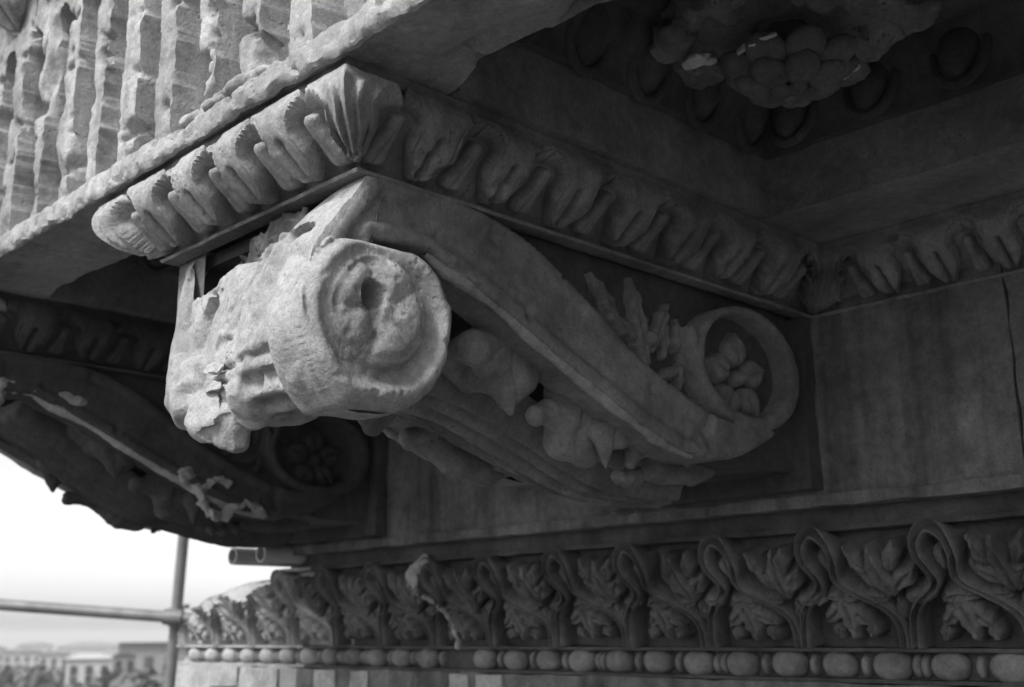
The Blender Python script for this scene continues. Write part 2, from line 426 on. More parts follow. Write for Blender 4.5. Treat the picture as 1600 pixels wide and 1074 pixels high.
# soffit: butted bands round the coffers, front band with a broken inner edge
nx = int((XR_END - XE)/.03)
def front_band():
    P, F = boxm(XE, XR_END, 1.085, CY0, ZS, 1.046, res=.016)
    near = P[:, 1] > CY0 - .004
    x = P[:, 0]
    brk = sm(-1.54, -1.40, x)*(1 - sm(-.75, -.6, x))*(.03 + .05*fbm(np.stack([x, 0*x, P[:, 2]*.3], 1), 9, 4, 61))
    brk2 = sm(-3.45, -3.3, x)*(1 - sm(-2.75, -2.6, x))*(.01 + .03*fbm(np.stack([x, 0*x, P[:, 2]*.3], 1), 8, 4, 62))
    t = np.clip((P[:, 1] - 1.12)/(CY0 - 1.12), 0, 1)
    P[:, 1] -= t*(brk + brk2)*(1 - .5*np.clip((P[:, 2] - ZS)/.046, 0, 1))
    ee = np.clip((t - .62)/.38, 0, 1)*sm(-1.46, -1.36, x)*(1 - sm(-.75, -.6, x))*(P[:, 2] < ZS + .005)   # crumbling inner edge
    P[:, 2] += ee*(.026 + .030*fbm(P, 26, 4, 65) + .012*fbm(P, 70, 2, 66))
    # a spalled scar in the underside
    sc_ = np.exp(-(((x + 1.42)/.10)**2 + ((P[:, 1] - 1.28)/.05)**2)); P[:, 2] += np.where(P[:, 2] < ZS + .01, .035*np.clip(sc_ + .3*fbm(P, 14, 3, 63)*sc_, 0, 1), 0)
    return worn((P, F), .006, 7, s=64)
part("soffit_band", front_band(), SOFF, cor, 40)
b_edges = [XE, CX[1] - CHW, CX[1] + CHW, CX[0] - CHW, CX[0] + CHW, XR_END]
for i in (0, 2, 4):
    strip_box("soffit_band", (b_edges[i], b_edges[i+1], CY0, CY1, ZS, 1.30), .04, CARVED, .003, .008, 70 + i)
strip_box("soffit_band", (XE, XR_END, CY1, 3.3, ZS, 1.30), .05, CARVED, .003, .008, 75)

# ------------------------------------------------------------------ coffers
def coffer(cx, label, seed):
    t = thing("coffer", (cx, (CY0+CY1)/2, ZS), label, "coffer", "coffers in the underside of the cornice")
    x0, x1 = cx - CHW, cx + CHW
    ZT = 1.285
    part("ceiling_panel", worn(boxm(x0 - .0, x1 + .0, CY0 - .0, CY1, ZT, ZT + .02, res=.06), .004, 8, s=seed), SHADE_PATINA, t)
    # ovolo backing on the four sides
    for (ax, sgn) in (('x', 1), ('x', -1), ('y', 1), ('y', -1)):
        if ax == 'x':
            L0, L1 = CY0, CY1; f = lambda u, o, z: np.stack([(x0 + o) if sgn > 0 else (x1 - o), u, z], 1)
        else:
            L0, L1 = x0, x1; f = lambda u, o, z: np.stack([u, (CY0 + o) if sgn > 0 else (CY1 - o), z], 1)
        th = np.linspace(0, 1, 10)
        def surf(u, v):
            o = np.interp(v, [0, .12, .3, .6, .85, 1], [.004, .030, .030, .05, .085, .10]); z = np.interp(v, [0, .12, .3, .6, .85, 1], [1.150, 1.150, 1.170, 1.21, 1.26, 1.287])
            return f(u, o, z)
        part("ovolo", worn(grid(np.linspace(L0 + .01, L1 - .01, 40), th, surf), .003, 14, s=seed), SHADE_PATINA, t)
        n = 5 if ax == 'x' else 4
        for k in range(n):
            u = L0 + .12 + (L1 - L0 - .24)*k/(n-1)
            pos = f(np.array([u]), np.array([.055]), np.array([1.222]))[0]
            rz = 0 if ax == 'y' else math.pi/2
            put("egg", EGG, None, t, tuple(pos), rz + (math.pi if (ax == 'y' and sgn > 0) or (ax == 'x' and sgn > 0) else 0))
            put("egg_shell", SHELL, None, t, tuple(pos), rz + (math.pi if (ax == 'y' and sgn > 0) or (ax == 'x' and sgn > 0) else 0))
    return t
def mk_egg():
    th = np.linspace(0, math.pi, 13); ph = np.linspace(0, 2*math.pi, 16, endpoint=False)
    def f(u, v):
        rr = np.sin(v)*(1 + .18*np.cos(v)); return np.stack([.046*rr*np.cos(u), -.012 + .040*rr*np.sin(u) + .02*np.cos(v), .068*np.cos(v)], 1)
    return worn(grid(ph, th, f, True), .002, 20)
def mk_shell():
    a = np.linspace(-2.5, 2.5, 30); c = np.linspace(0, 2*math.pi, 9)
    def f(u, v):
        rr = 1.0 + .16*np.cos(v)
        return np.stack([.062*rr*np.sin(u), -.006 + .012*np.sin(v) - .02*np.cos(u), -.082*rr*np.cos(u)+.0], 1)
    return worn(grid(a, c, f), .002, 20)
EGG = mesh_of("egg", mk_egg()); EGG.materials.append(SHADE_PATINA)
SHELL = mesh_of("egg_shell", mk_shell()); SHELL.materials.append(SHADE_PATINA)
coffer(CX[0], "deep dark coffer with egg mouldings and a broken rosette, upper right", 80)
coffer(CX[1], "black shadowed coffer between the two carved brackets, left of the big scroll", 81)
def rosette(cx, cy, z, label, seed, rough=True):
    t = thing("coffer_rosette", (cx, cy, 1.285), label, "rosette")
    rg = random.Random(seed)
    bl = [(cx, cy, 1.27, .27, .26, .04)]
    for k in range(26):
        a = k*2*math.pi/26 + rg.uniform(-.15, .15); rr = rg.uniform(.16, .25)
        bl.append((cx + rr*math.cos(a), cy + rr*math.sin(a), rg.uniform(1.215, 1.255), rg.uniform(.03, .06), rg.uniform(.03, .06), rg.uniform(.02, .045)))
    part("leaf_ring", blob(bl, .009, .022, 22, seed, 1), ROUGH, t, 40)
    def petal(ang, rad, rr, zz, sz, sq=1.0):
        th = np.linspace(0, math.pi, 12); ph = np.linspace(0, 2*math.pi, 16, endpoint=False)
        def f(u, v):
            dent = 1 - .18*np.exp(-((np.cos(u) - 0)/.35)**2)*0
            x = sz*np.sin(v)*np.cos(u)*1.1; y = sz*np.sin(v)*np.sin(u)*sq; zq = -sz*.62*np.cos(v)
            zq = zq + .25*sz*np.exp(-(y/(.2*sz))**2)*(np.cos(v) > -.2)*.5
            ca, sa = math.cos(ang), math.sin(ang); X = rad + x
            return np.stack([cx + X*ca - y*sa, cy + X*sa + y*ca, zz + zq + .25*x], 1)
        return worn(grid(ph, th, f, True), .003, 22, s=int(ang*10) + seed)
    for k in range(7): part("petal", petal(k*math.pi/3.5 + .2, .074, 0, z + .050, .038), ROSM, t, 60)
    for k in range(8): part("back_petal", petal(k*math.pi/4 + .1, .100, 0, z + .085, .043), ROSM, t, 60)
    for k in range(5): part("inner_petal", petal(k*math.pi*.4 + .7, .030, 0, z + .026, .021), ROSM, t, 60)
    part("heart", petal(0, 0, 0, z + .018, .016), CARVED, t, 60)
    part("stem_core", blob([(cx, cy, 1.19, .055, .055, .09)], .012, .008, 14, seed), SHADE_PATINA, t)
    if rough:
        for k, (dx, dy, dz, s_) in enumerate(((-.17, -.11, 1.155, .024), (-.14, -.09, 1.15, .012), (-.03, -.130, 1.12, .012), (.0, -.134, 1.12, .013), (.035, -.134, 1.12, .013), (.02, .130, 1.12, .011), (.055, .130, 1.12, .011), (-.12, .16, 1.16, .012), (.03, .20, 1.17, .012))):
            part("fresh_chip", blob([(cx + dx, cy + dy, dz + .03, s_*1.3, s_*.8, s_*.55), (cx + dx + s_*.8, cy + dy + s_*.5, dz + .035, s_*.8, s_*.5, s_*.5)], .006, .010, 45, k + seed, 1), FRESH, t, 30)
    return t
rosette(-1.195, 1.965, 1.06, "battered domed rosette with pale fresh chips inside the upper right coffer", 91)

# ------------------------------------------------------------------ modillion (scroll bracket)
AX_Y, AX_Z = 1.245, .552
under = [(1.235, .715), (1.36, .722), (1.424, .70), (1.527, .664), (1.653, .606), (1.788, .544), (1.996, .457), (2.12, .415), (2.227, .40), (2.34, .408), (2.441, .445), (2.54, .49)]
upper = [(2.46, .512), (2.42, .502), (2.286, .507), (2.14, .551), (2.0, .607), (1.9, .665), (1.79, .732), (1.7, .78), (1.6, .819), (1.5, .838), (1.40, .8425), (1.235, .8425)]
neck = [(1.202, .80), (1.162, .74), (1.128, .68), (1.13, .62), (1.2, .60)]
BANDP = np.vstack([spline(under, 6), spline(upper, 6), spline(neck, 4)])
BANDP2 = np.vstack([spline(under, 6), spline(upper, 6), [(1.235, .80), (1.235, .75)]])
def ell(P, cy, cz, ry, rz):
    q = np.sqrt(((P[:, 0]-cy)/ry)**2 + ((P[:, 1]-cz)/rz)**2); return (q - 1)*min(ry, rz)
def band_sdf(P, pol=None):
    d = poly_sdf(P, BANDP if pol is None else pol); a = ell(P, 2.437, .648, .224, .160)
    d = np.minimum(d, a); b = -ell(P, 2.43, .655, .186, .131)
    return np.maximum(d, b)
def band_h(P, d):
    hh = -.010*(1 - inflate(d, .012)) + .009*sm(-.040, -.024, d)
    q = np.column_stack([P, 0*P[:, 0]])
    return hh + .004*fbm(q, 9, 3, 101) + .002*fbm(q, 50, 3, 105) - .030*np.clip(fbm(q, 20, 4, 102) - .28, 0, 1)
VOLP = spline([(1.165, .722), (1.105, .665), (1.076, .585), (1.070, .515), (1.098, .440), (1.140, .392), (1.165, .380), (1.222, .384), (1.30, .390), (1.365, .428), (1.405, .480), (1.420, .545), (1.424, .610), (1.408, .632), (1.385, .672), (1.33, .706), (1.25, .716)], 5, True)
def vol_h(P, d):
    q = np.column_stack([P, 0*P[:, 0] + 1.7])
    y = P[:, 0] - 1.238; z = P[:, 1] - .568; rr = np.hypot(y, z); th = np.arctan2(z, y)
    hh = .026*inflate(d, .035) - .010 + .010*sm(-.055, -.03, d)*(1 - sm(-.022, -.004, d))*sm(-.6, .2, np.cos(th + .7))
    wr = .006*fbm(q, 14, 3, 107)
    hh -= .014*sm(.098, .110, rr + wr)*(1 - sm(.116, .150, rr + wr))*(.75 + .25*np.cos(th + .6))    # sunk ring round the rosette
    boss = sm(.106, .096, rr + wr)
    pet = np.abs(np.sin(2.5*(th + .62)))
    hh += boss*(.006 + .010*np.clip(pet, 0, 1)**.6*sm(.018, .05, rr) - .008*sm(.075, .10, rr))
    lost = sm(-.2, .5, np.cos(th - 2.9))*boss                                             # petals lost on the left
    hh -= .010*lost
    hh -= .014*np.exp(-((rr - .152 + wr)/.009)**2)*sm(.2, .7, np.cos(th - 2.3))           # turn of the scroll, upper left
    hh -= .13*sm(.028, .021, np.hypot(P[:, 0] - 1.216, P[:, 1] - .596))                  # drilled hole
    hh -= .035*sm(.69, .722, P[:, 1] + wr)*sm(1.33, 1.28, P[:, 0])
    hh += .005*fbm(q, 7, 3, 104) + .003*fbm(q, 26, 4, 105)
    hh -= .018*np.clip(fbm(q, 18, 4, 106) - .30, 0, 1) + .010*np.clip(fbm(q, 60, 3, 108) - .25, 0, 1)
    return hh
def side_map(m, s, off):
    V3, F = m; P = np.stack([XC + s*(HW + off + V3[:, 2]), V3[:, 0], V3[:, 1]], 1)
    return P, ([f[::-1] for f in F] if s < 0 else F)
def teardrop(L_, W_, n=18):
    t = np.linspace(0, 1, n); r_ = W_*np.sin(np.pi*t**.75)**.85
    return np.vstack([np.stack([L_*t, r_], 1), np.stack([L_*t, -r_], 1)[::-1]])
def lobed_leaf(L_, W_, lobes=5, depth=.45):
    t = np.linspace(0, 1, 70); env = W_*np.sin(np.pi*np.clip(t, 0, 1)**.8)**.8*(1 - .25*t)
    e = env*(1 - depth*np.abs(np.sin(np.pi*lobes*t))**.6*sm(0, .1, t)) + .002
    return np.vstack([np.stack([L_*t + .25*env*np.sin(np.pi*lobes*t)*0, e], 1), np.stack([L_*t, -e], 1)[::-1]])
def rot2(p, a, c): 
    ca, sa = math.cos(a), math.sin(a); return np.stack([c[0] + p[:, 0]*ca - p[:, 1]*sa, c[1] + p[:, 0]*sa + p[:, 1]*ca], 1)
def poly_relief(poly, hmax, R_, res=.006, base=-.02, rib=0.0, axis=None, s=0):
    lo = poly.min(0) - .008; hi = poly.max(0) + .008
    def hf(P, d):
        x = hmax*inflate(d, R_) + .001
        if rib and axis is not None:
            c, a = axis; n = np.array([-math.sin(a), math.cos(a)]); x = x - rib*np.exp(-(((P - c)@n)/.005)**2)*np.clip(-d/R_, 0, 1)
        return x + .15*hmax*fbm(np.column_stack([P, 0*P[:, 0] + s]), 25, 3, s)
    return relief(lambda P: poly_sdf(P, poly), hf, (lo[0], hi[0], lo[1], hi[1]), res, base)

MO = (XC, YW, .36)
LOBES = [[(.26, 1.591, .582, .038), (.23, 1.665, .606, .050), (.23, 1.732, .610, .051), (.24, 1.771, .578, .040), (.18, 1.76, .661, .044), (.23, 1.683, .559, .047), (.24, 1.722, .542, .045), (.26, 1.745, .528, .022), (.245, 1.707, .503, .031), (.25, 1.708, .479, .018), (.252, 1.709, .458, .010), (.15, 1.614, .584, .036), (.17, 1.662, .552, .037)],
  [(.22, 1.947, .532, .048), (.23, 1.89, .535, .041), (.23, 1.992, .529, .039), (.26, 1.77, .46, .024), (.245, 1.825, .476, .029), (.23, 1.893, .479, .044), (.23, 1.946, .478, .038), (.19, 1.933, .429, .045), (.19, 2.003, .421, .042)],
  [(.26, 1.978, .455, .030), (.265, 2.017, .466, .033), (.265, 2.05, .444, .025), (.265, 1.993, .426, .025), (.267, 1.992, .402, .018), (.268, 1.992, .381, .012), (.268, 1.992, .362, .006), (.23, 1.99, .475, .030), (.23, 2.07, .50, .028)],
  [(.24, 2.124, .415, .021), (.24, 2.173, .433, .023), (.24, 2.227, .435, .020), (.24, 2.276, .43, .018), (.245, 2.103, .385, .014), (.245, 2.305, .42, .013), (.20, 2.197, .456, .022), (.20, 2.297, .458, .023), (.245, 2.327, .409, .014)],
  [(.22, 2.086, .355, .020), (.20, 2.144, .362, .022), (.17, 2.217, .375, .022)]]
def facets(P, amp, n, seed, mfreq=5.0, thr=-.05):
    """crisp fracture faces: every cell of a scatter of seeds gets its own tilted plane"""
    rs = np.random.RandomState(seed); lo, hi = P.min(0), P.max(0); S = lo + rs.rand(n, 3)*(hi - lo); G = rs.normal(size=(n, 3))*amp
    Q = P + .010*vfbm(P, 22, 2, seed); T = .10*((hi - lo).prod()/n)**(2/3); wsum = 1e-9; off = 0
    D = np.stack([((Q - S[i])**2).sum(1) for i in range(n)]); D -= D.min(0)
    for i in range(n):
        wt = np.exp(-D[i]/T); wsum = wsum + wt; off = off + wt*((P - S[i])@G[i])
    off = off/wsum
    return off*sm(thr, thr + .12, fbm(P, mfreq, 3, seed + 1))
def cut_front(m):
    P, F = m
    fz = facets(P, .50, 90, 401); mk = (P[:, 1] < 1.24)*sm(.835, .80, P[:, 2])*sm(.34, .28, P[:, 0] - XC)
    P = P.copy(); P[:, 1] += np.clip(fz, -.010, .022)*mk
    for (c, n) in (((XC - .02, 1.130, .62), (-.20, -1, .20)), ((XC - .22, 1.192, .60), (-.15, -1, .05)), ((XC + .16, 1.082, .60), (-.05, -1, .35)), ((XC - .04, 1.125, .47), (-.2, -1, -.35)), ((XC + .24, 1.10, .70), (.1, -.8, .6))):
        n = np.array(n, float); n /= np.linalg.norm(n); q = (P - np.array(c))@n + .012*fbm(P, 16, 3, 119)
        P = P - np.clip(q, 0, None)[:, None]*n*.6
    return P, F
def build_modillion(broken=False):
    MC = SHADED if broken else CARVED  # far bracket shaded by its colour
    t = thing("modillion", MO, "", "bracket", "scroll brackets under the cornice")
    # core block between the two side scrolls
    cp = np.vstack([[(1.262, .845), (1.262, .815)], spline([(1.36, .825), (1.53, .815), (1.65, .785), (1.79, .715), (2.0, .59), (2.23, .465), (2.5, .41)], 4), [(2.70, .41), (2.70, .845)]])
    n = len(cp); xs = np.linspace(-.315, .315, 9); Vs = np.vstack([np.column_stack([np.full(n, XC + x), cp]) for x in xs]); F = []
    for i in range(len(xs)-1):
        for j in range(n): a = i*n + j; b = i*n + (j+1) % n; F.append([a, b, b+n, a+n])
    F.append(list(range(n))); F.append([(len(xs)-1)*n + j for j in range(n)][::-1])
    part("core", worn((Vs, F), .002, 9), SHADE_PATINA, t, 30)
    pb = (XC - HW, XC + HW, 2.692, YW + .002, .362, .838)
    part("back_plate", worn(boxm(*pb, res=.03), .003, 9, .010, pb, 3), SHADE_PATINA, t, 30)
    for s in (1, -1):
        bd = part("scroll_band", side_map(relief(band_sdf if (s > 0 and not broken) else (lambda P: band_sdf(P, BANDP2)), band_h, (1.09, 2.68, .39, .85), .0065, -.12), s, 0.0), MC, t, 45)
        dp = spline([(2.43 + .188*math.cos(a), .655 + .133*math.sin(a)) for a in np.linspace(0, 2*math.pi, 24, endpoint=False)], 2, True)
        part("rear_volute_eye", side_map(relief(lambda P: poly_sdf(P, dp), lambda P, d: -.064 + .012*sm(-.05, 0, d) + .003*fbm(np.column_stack([P, 0*P[:, 0]]), 12), (2.23, 2.63, .51, .80), .012, -.10), s, 0), SHADE_PATINA, t, 60)
        # curl of the volute rising on the inner side
        cu = np.array([(2.20, .72), (2.205, .63), (2.245, .565), (2.31, .522), (2.40, .505), (2.405, .516), (2.32, .54), (2.262, .585), (2.232, .64), (2.228, .70)])
        part("volute_curl", side_map(poly_relief(spline(cu, 5, True), .018, .014, .006, -.06), s, -.012), MC, bd, 50)
        for k in range(5):
            a = math.radians(72*k + 20); pl = teardrop(.108, .044 + .005*(k % 2)); pl[:, 0] += .030; pl[:, 1] *= 1 - .25*np.exp(-((pl[:, 0] - .122)/.012)**2)
            poly = rot2(pl, a, (0, 0)); poly = poly*np.array([1.0, .93]) + np.array([2.435, .628])
            part("petal", side_map(poly_relief(poly, .032, .020, .005, -.012, .010, ((2.435, .628), a), k), s, -.058), MC, t, 60)
        bp = np.array([(2.435 + .022*math.cos(a), .628 + .022*math.sin(a)) for a in np.linspace(0, 2*math.pi, 20, endpoint=False)])
        part("rosette_heart", side_map(poly_relief(bp, .036, .026, .006, -.012), s, -.048), MC, t, 60)
        # acanthus sprig in the spandrel above the band
        sp = part("spandrel_sprig", side_map(poly_relief(rot2(lobed_leaf(.23, .055, 4, .55), math.radians(103), (2.075, .60)), .030, .018, .006, -.012, .010, ((2.075, .60), math.radians(103)), 3), s, -.055), MC, t, 60)
        for k, (cy, cz, a, L_, W_) in enumerate(((2.04, .66, 150, .15, .035), (2.09, .64, 62, .17, .034), (2.14, .63, 85, .13, .026), (1.98, .70, 135, .15, .03), (2.12, .585, 20, .10, .026), (2.19, .56, 80, .09, .022), (2.185, .655, 82, .10, .024))):
            part("sprig_leaf", side_map(poly_relief(rot2(lobed_leaf(L_, W_, 3, .5), math.radians(a), (cy, cz)), .028, .014, .006, -.012, .008, ((cy, cz), math.radians(a)), k), s, -.055), MC, sp, 60)
        part("sprig_flower", side_map(poly_relief(np.array([(2.075 + .02*math.cos(a), .672 + .02*math.sin(a)) for a in np.linspace(0, 2*math.pi, 14, endpoint=False)]), .03, .016, .005, -.01), s, -.035), MC, sp, 60)
        fb = (XC + s*(HW - .05) - (.02 if s < 0 else 0), XC + s*(HW - .05) + (.02 if s > 0 else 0), 1.5, 2.69, .812, .834)
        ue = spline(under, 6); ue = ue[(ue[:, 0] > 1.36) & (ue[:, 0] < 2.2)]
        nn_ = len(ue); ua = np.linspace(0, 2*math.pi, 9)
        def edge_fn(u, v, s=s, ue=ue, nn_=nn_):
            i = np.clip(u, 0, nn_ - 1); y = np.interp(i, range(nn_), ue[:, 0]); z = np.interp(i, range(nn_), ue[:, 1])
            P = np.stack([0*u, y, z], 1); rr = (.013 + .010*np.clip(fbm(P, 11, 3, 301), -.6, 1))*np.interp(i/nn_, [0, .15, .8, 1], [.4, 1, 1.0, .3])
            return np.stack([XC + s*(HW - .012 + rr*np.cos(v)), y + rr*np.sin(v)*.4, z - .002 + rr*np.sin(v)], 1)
        part("lit_worn_edge", worn(grid(np.linspace(0, nn_ - 1, 110), ua, edge_fn), .004, 40, s=302), (LIT_PALE if broken else SOFF), bd, 60)  # fillet along the band; light on it put into a paler stone
        # front volute (the left one, and both on the far bracket, are lost)
        if s < 0 or broken: continue
        V3, F3 = relief(lambda P: poly_sdf(P, VOLP) + .004, vol_h, (1.06, 1.44, .37, .73), .0040, -.10)
        part("front_volute", side_map((V3, F3), s, .016), LIT_PALE, t, 60)
    if not broken: scroll_front_parts(t)
    # drilled lumps
    return finish_modillion(t, broken)
def scroll_front_parts(t):
    # front of the scroll: one weathered sheet falling from the cap over the roll, hollowed in the middle
    oc = spline([(1.222, .838), (1.192, .79), (1.150, .73), (1.108, .67), (1.078, .60), (1.070, .52), (1.096, .445), (1.15, .398), (1.222, .382), (1.30, .392), (1.37, .436), (1.415, .51), (1.42, .59), (1.39, .66), (1.33, .70)], 8)
    ol = np.concatenate([[0], np.cumsum(np.linalg.norm(np.diff(oc, axis=0), axis=1))]); OL = ol[-1]
    def scroll_front(u, v):
        wrap = np.clip(u - .372, 0, None); x = np.minimum(u, .372); ax = np.abs(x)
        n1 = fbm(np.stack([x, 0*x, 0*x + 4], 1), 14, 3, 115)
        v0 = np.interp(x, [-.37, -.305, -.285, -.24, -.10, .02, .10, .17, .24, .30, .37], [0, 0, .06, .155, .15, .135, .115, .075, .03, 0, 0]) + .018*n1
        v0 = np.clip(v0, 0, .3)
        back = v > 1                                          # v 0..1 outer skin, 1..2 inner skin
        vo = np.where(back, 2 - v, v); ln = v0 + (OL - v0)*vo
        y = np.interp(ln, ol, oc[:, 0]); z = np.interp(ln, ol, oc[:, 1])
        dy = y - AX_Y; dz = z - AX_Z; rr = np.hypot(dy, dz); ang = np.arctan2(dz, -dy)         # ang 0 = front, -90 deg = below
        low = sm(-.05, -.5, ang)
        sc_ = 1.012 - .09*sm(.30, .18, ax)*low - .03*sm(.30, .2, ax) - .03*np.clip((ax - .350)/.022, 0, 1)**2
        # fluted bolster between belt and right volute, recessed under the neck
        rb = sm(.085, .11, x)*sm(.320, .285, x)*sm(-.12, -.30, ang)
        sc_ = sc_ - .12*rb + .060*rb*np.cos(ang*15)
        q = np.stack([x, y, z], 1)
        er = .045*fbm(q, 6, 4, 111) + .030*fbm(q, 17, 4, 112) + .018*fbm(q, 45, 3, 113) - .22*np.clip(fbm(q, 9, 4, 114) - .30, 0, 1)
        sc_ = sc_ + er*(1 - .5*rb)
        gx = x + .10 + .03*np.sin(z*14) + .012*fbm(q, 25, 2, 116)
        pk = .020*np.exp(-(gx/.006)**2)*sm(.72, .66, z)*np.clip(.4 + 1.4*fbm(q, 22, 2, 121), .15, 1)                                   # crack beside the left leaf
        for (px, pz, rx, rz, dp) in ((.165, .725, .016, .045, .30), (.125, .68, .014, .03, .22), (.03, .60, .018, .012, .16), (.075, .59, .012, .016, .16), (.05, .565, .02, .010, .16), (.10, .625, .01, .02, .14), (-.24, .655, .030, .006, .12), (-.10, .70, .02, .007, .15), (-.05, .69, .015, .006, .15), (.02, .505, .05, .007, .25), (.00, .47, .04, .006, .2), (.045, .63, .008, .02, .14), (.015, .645, .008, .018, .12)):
            wob = .010*fbm(q, 40, 2, 117)
            pk = pk + .17*dp*np.exp(-(((x - px - .35*(z - pz) + wob)/rx)**2 + ((z - pz + wob)/rz)**2))*(ang < 1.5)*(y < 1.25)
        for bx_, bw in ((.005, .016), (.045, .018)):           # belt straps
            pk = pk - (.016 + .012*fbm(q, 20, 3, 122))*np.exp(-((x - bx_ - .03*(z - .5))/bw)**4)*sm(.12, -.1, ang)
        sc_ = np.where(back, sc_ - .30 + .1*sm(.75, .84, z)*(ax > .25), sc_)
        gf = np.interp(x + .03*fbm(q, 8, 3, 118), [-.36, -.28, -.16, -.06, .04, .14, .24, .38], [.28, .32, .42, .60, .80, .96, 1.0, 1.0])
        sc_ = sc_ + .03*sm(.62, .70, z)*(y < AX_Y)
        y2 = AX_Y + dy*sc_*np.where(dy < 0, gf, 1.0) + np.where(back, 0, pk); z2 = AX_Z + dz*np.where(z > .78, 1 - .0*sc_, sc_)*np.where(dz < 0, np.interp(x, [-.34, -.15, .05], [.40, .62, 1.0]), 1.0)
        y2 = np.where(back & (z > .70), y + .06, y2)
        z2 = np.minimum(z2, .8405)
        y2 = y2 + np.where(back, 0, wrap*.9*sm(.60, .67, z)*(dy < 0)); xo = x + .004*np.sin(np.clip(wrap/.05, 0, 1)*math.pi) - .022*np.clip(wrap/.05 - .55, 0, 1) - .03*np.clip(wrap/.02, 0, 1)*(1 - sm(.60, .67, z)*(dy < 0))
        return np.stack([XC + xo, y2, z2], 1)
    vv = np.concatenate([np.linspace(0, 1, 190), np.linspace(1.02, 2, 36)])
    part("scroll_front", cut_front(grid(np.concatenate([np.linspace(-.325, .372, 170), np.linspace(.376, .43, 12)]), vv, scroll_front)), LIT_PALE, t, 40)
    # drilled, broken lumps left in the hollow under the cap
    part("broken_leaf", blob([(XC - .10, 1.215, .755, .028, .02, .04), (XC - .05, 1.21, .775, .035, .02, .03), (XC + .01, 1.21, .79, .04, .02, .025), (XC + .07, 1.215, .80, .05, .022, .026), (XC + .13, 1.22, .812, .05, .022, .022), (XC - .02, 1.215, .75, .05, .02, .03), (XC + .08, 1.215, .775, .06, .02, .03)], .005, .020, 30, 51, 0,
        [((XC - .02, 1.20, .76), (.1, -1, .1)), ((XC + .1, 1.202, .80), (-.2, -1, -.2)), ((XC - .1, 1.20, .75), (-.6, -1, .2))]), ROUGH, t, 30)
    # curled tip at the front, broken on the right half
    P_, F_ = blob([(XC - .245, 1.21, .535, .05, .05, .065), (XC - .19, 1.195, .505, .065, .055, .065), (XC - .12, 1.18, .47, .075, .055, .065), (XC - .05, 1.17, .435, .065, .055, .06), (XC - .01, 1.18, .40, .045, .045, .045),
        (XC + .0, 1.19, .378, .025, .03, .03), (XC + .07, 1.20, .43, .075, .055, .04), (XC - .13, 1.185, .52, .09, .045, .05)], .006, .008, 24, 141, 1,
        [((XC - .10, 1.128, .47), (.25, -1, .25)), ((XC - .05, 1.125, .40), (.35, -.8, -.5)), ((XC - .20, 1.145, .50), (-.5, -1, .1)), ((XC + .06, 1.19, .40), (.8, -.6, -.4))])
    fz = np.clip(facets(P_, .45, 34, 411, 6, -.2), -.010, .014); c_ = P_.mean(0); dr = P_ - c_; dr /= np.linalg.norm(dr, axis=1)[:, None]
    part("leaf_tip", (P_ - dr*fz[:, None], F_), LIT_PALE, t, 32)
    for k, (dx, y, z) in enumerate(((-.04, 1.112, .515), (-.05, 1.118, .480))):
        part("fresh_break", blob([(XC + dx + .04, y + .012, z, .024, .012, .012), (XC + dx + .06, y + .016, z - .004, .016, .012, .010)], .004, .006, 60, 151 + k, 1, [((XC + dx, y + .006, z), (.2, -1, .2))]), LIT_PALE, t, 25)
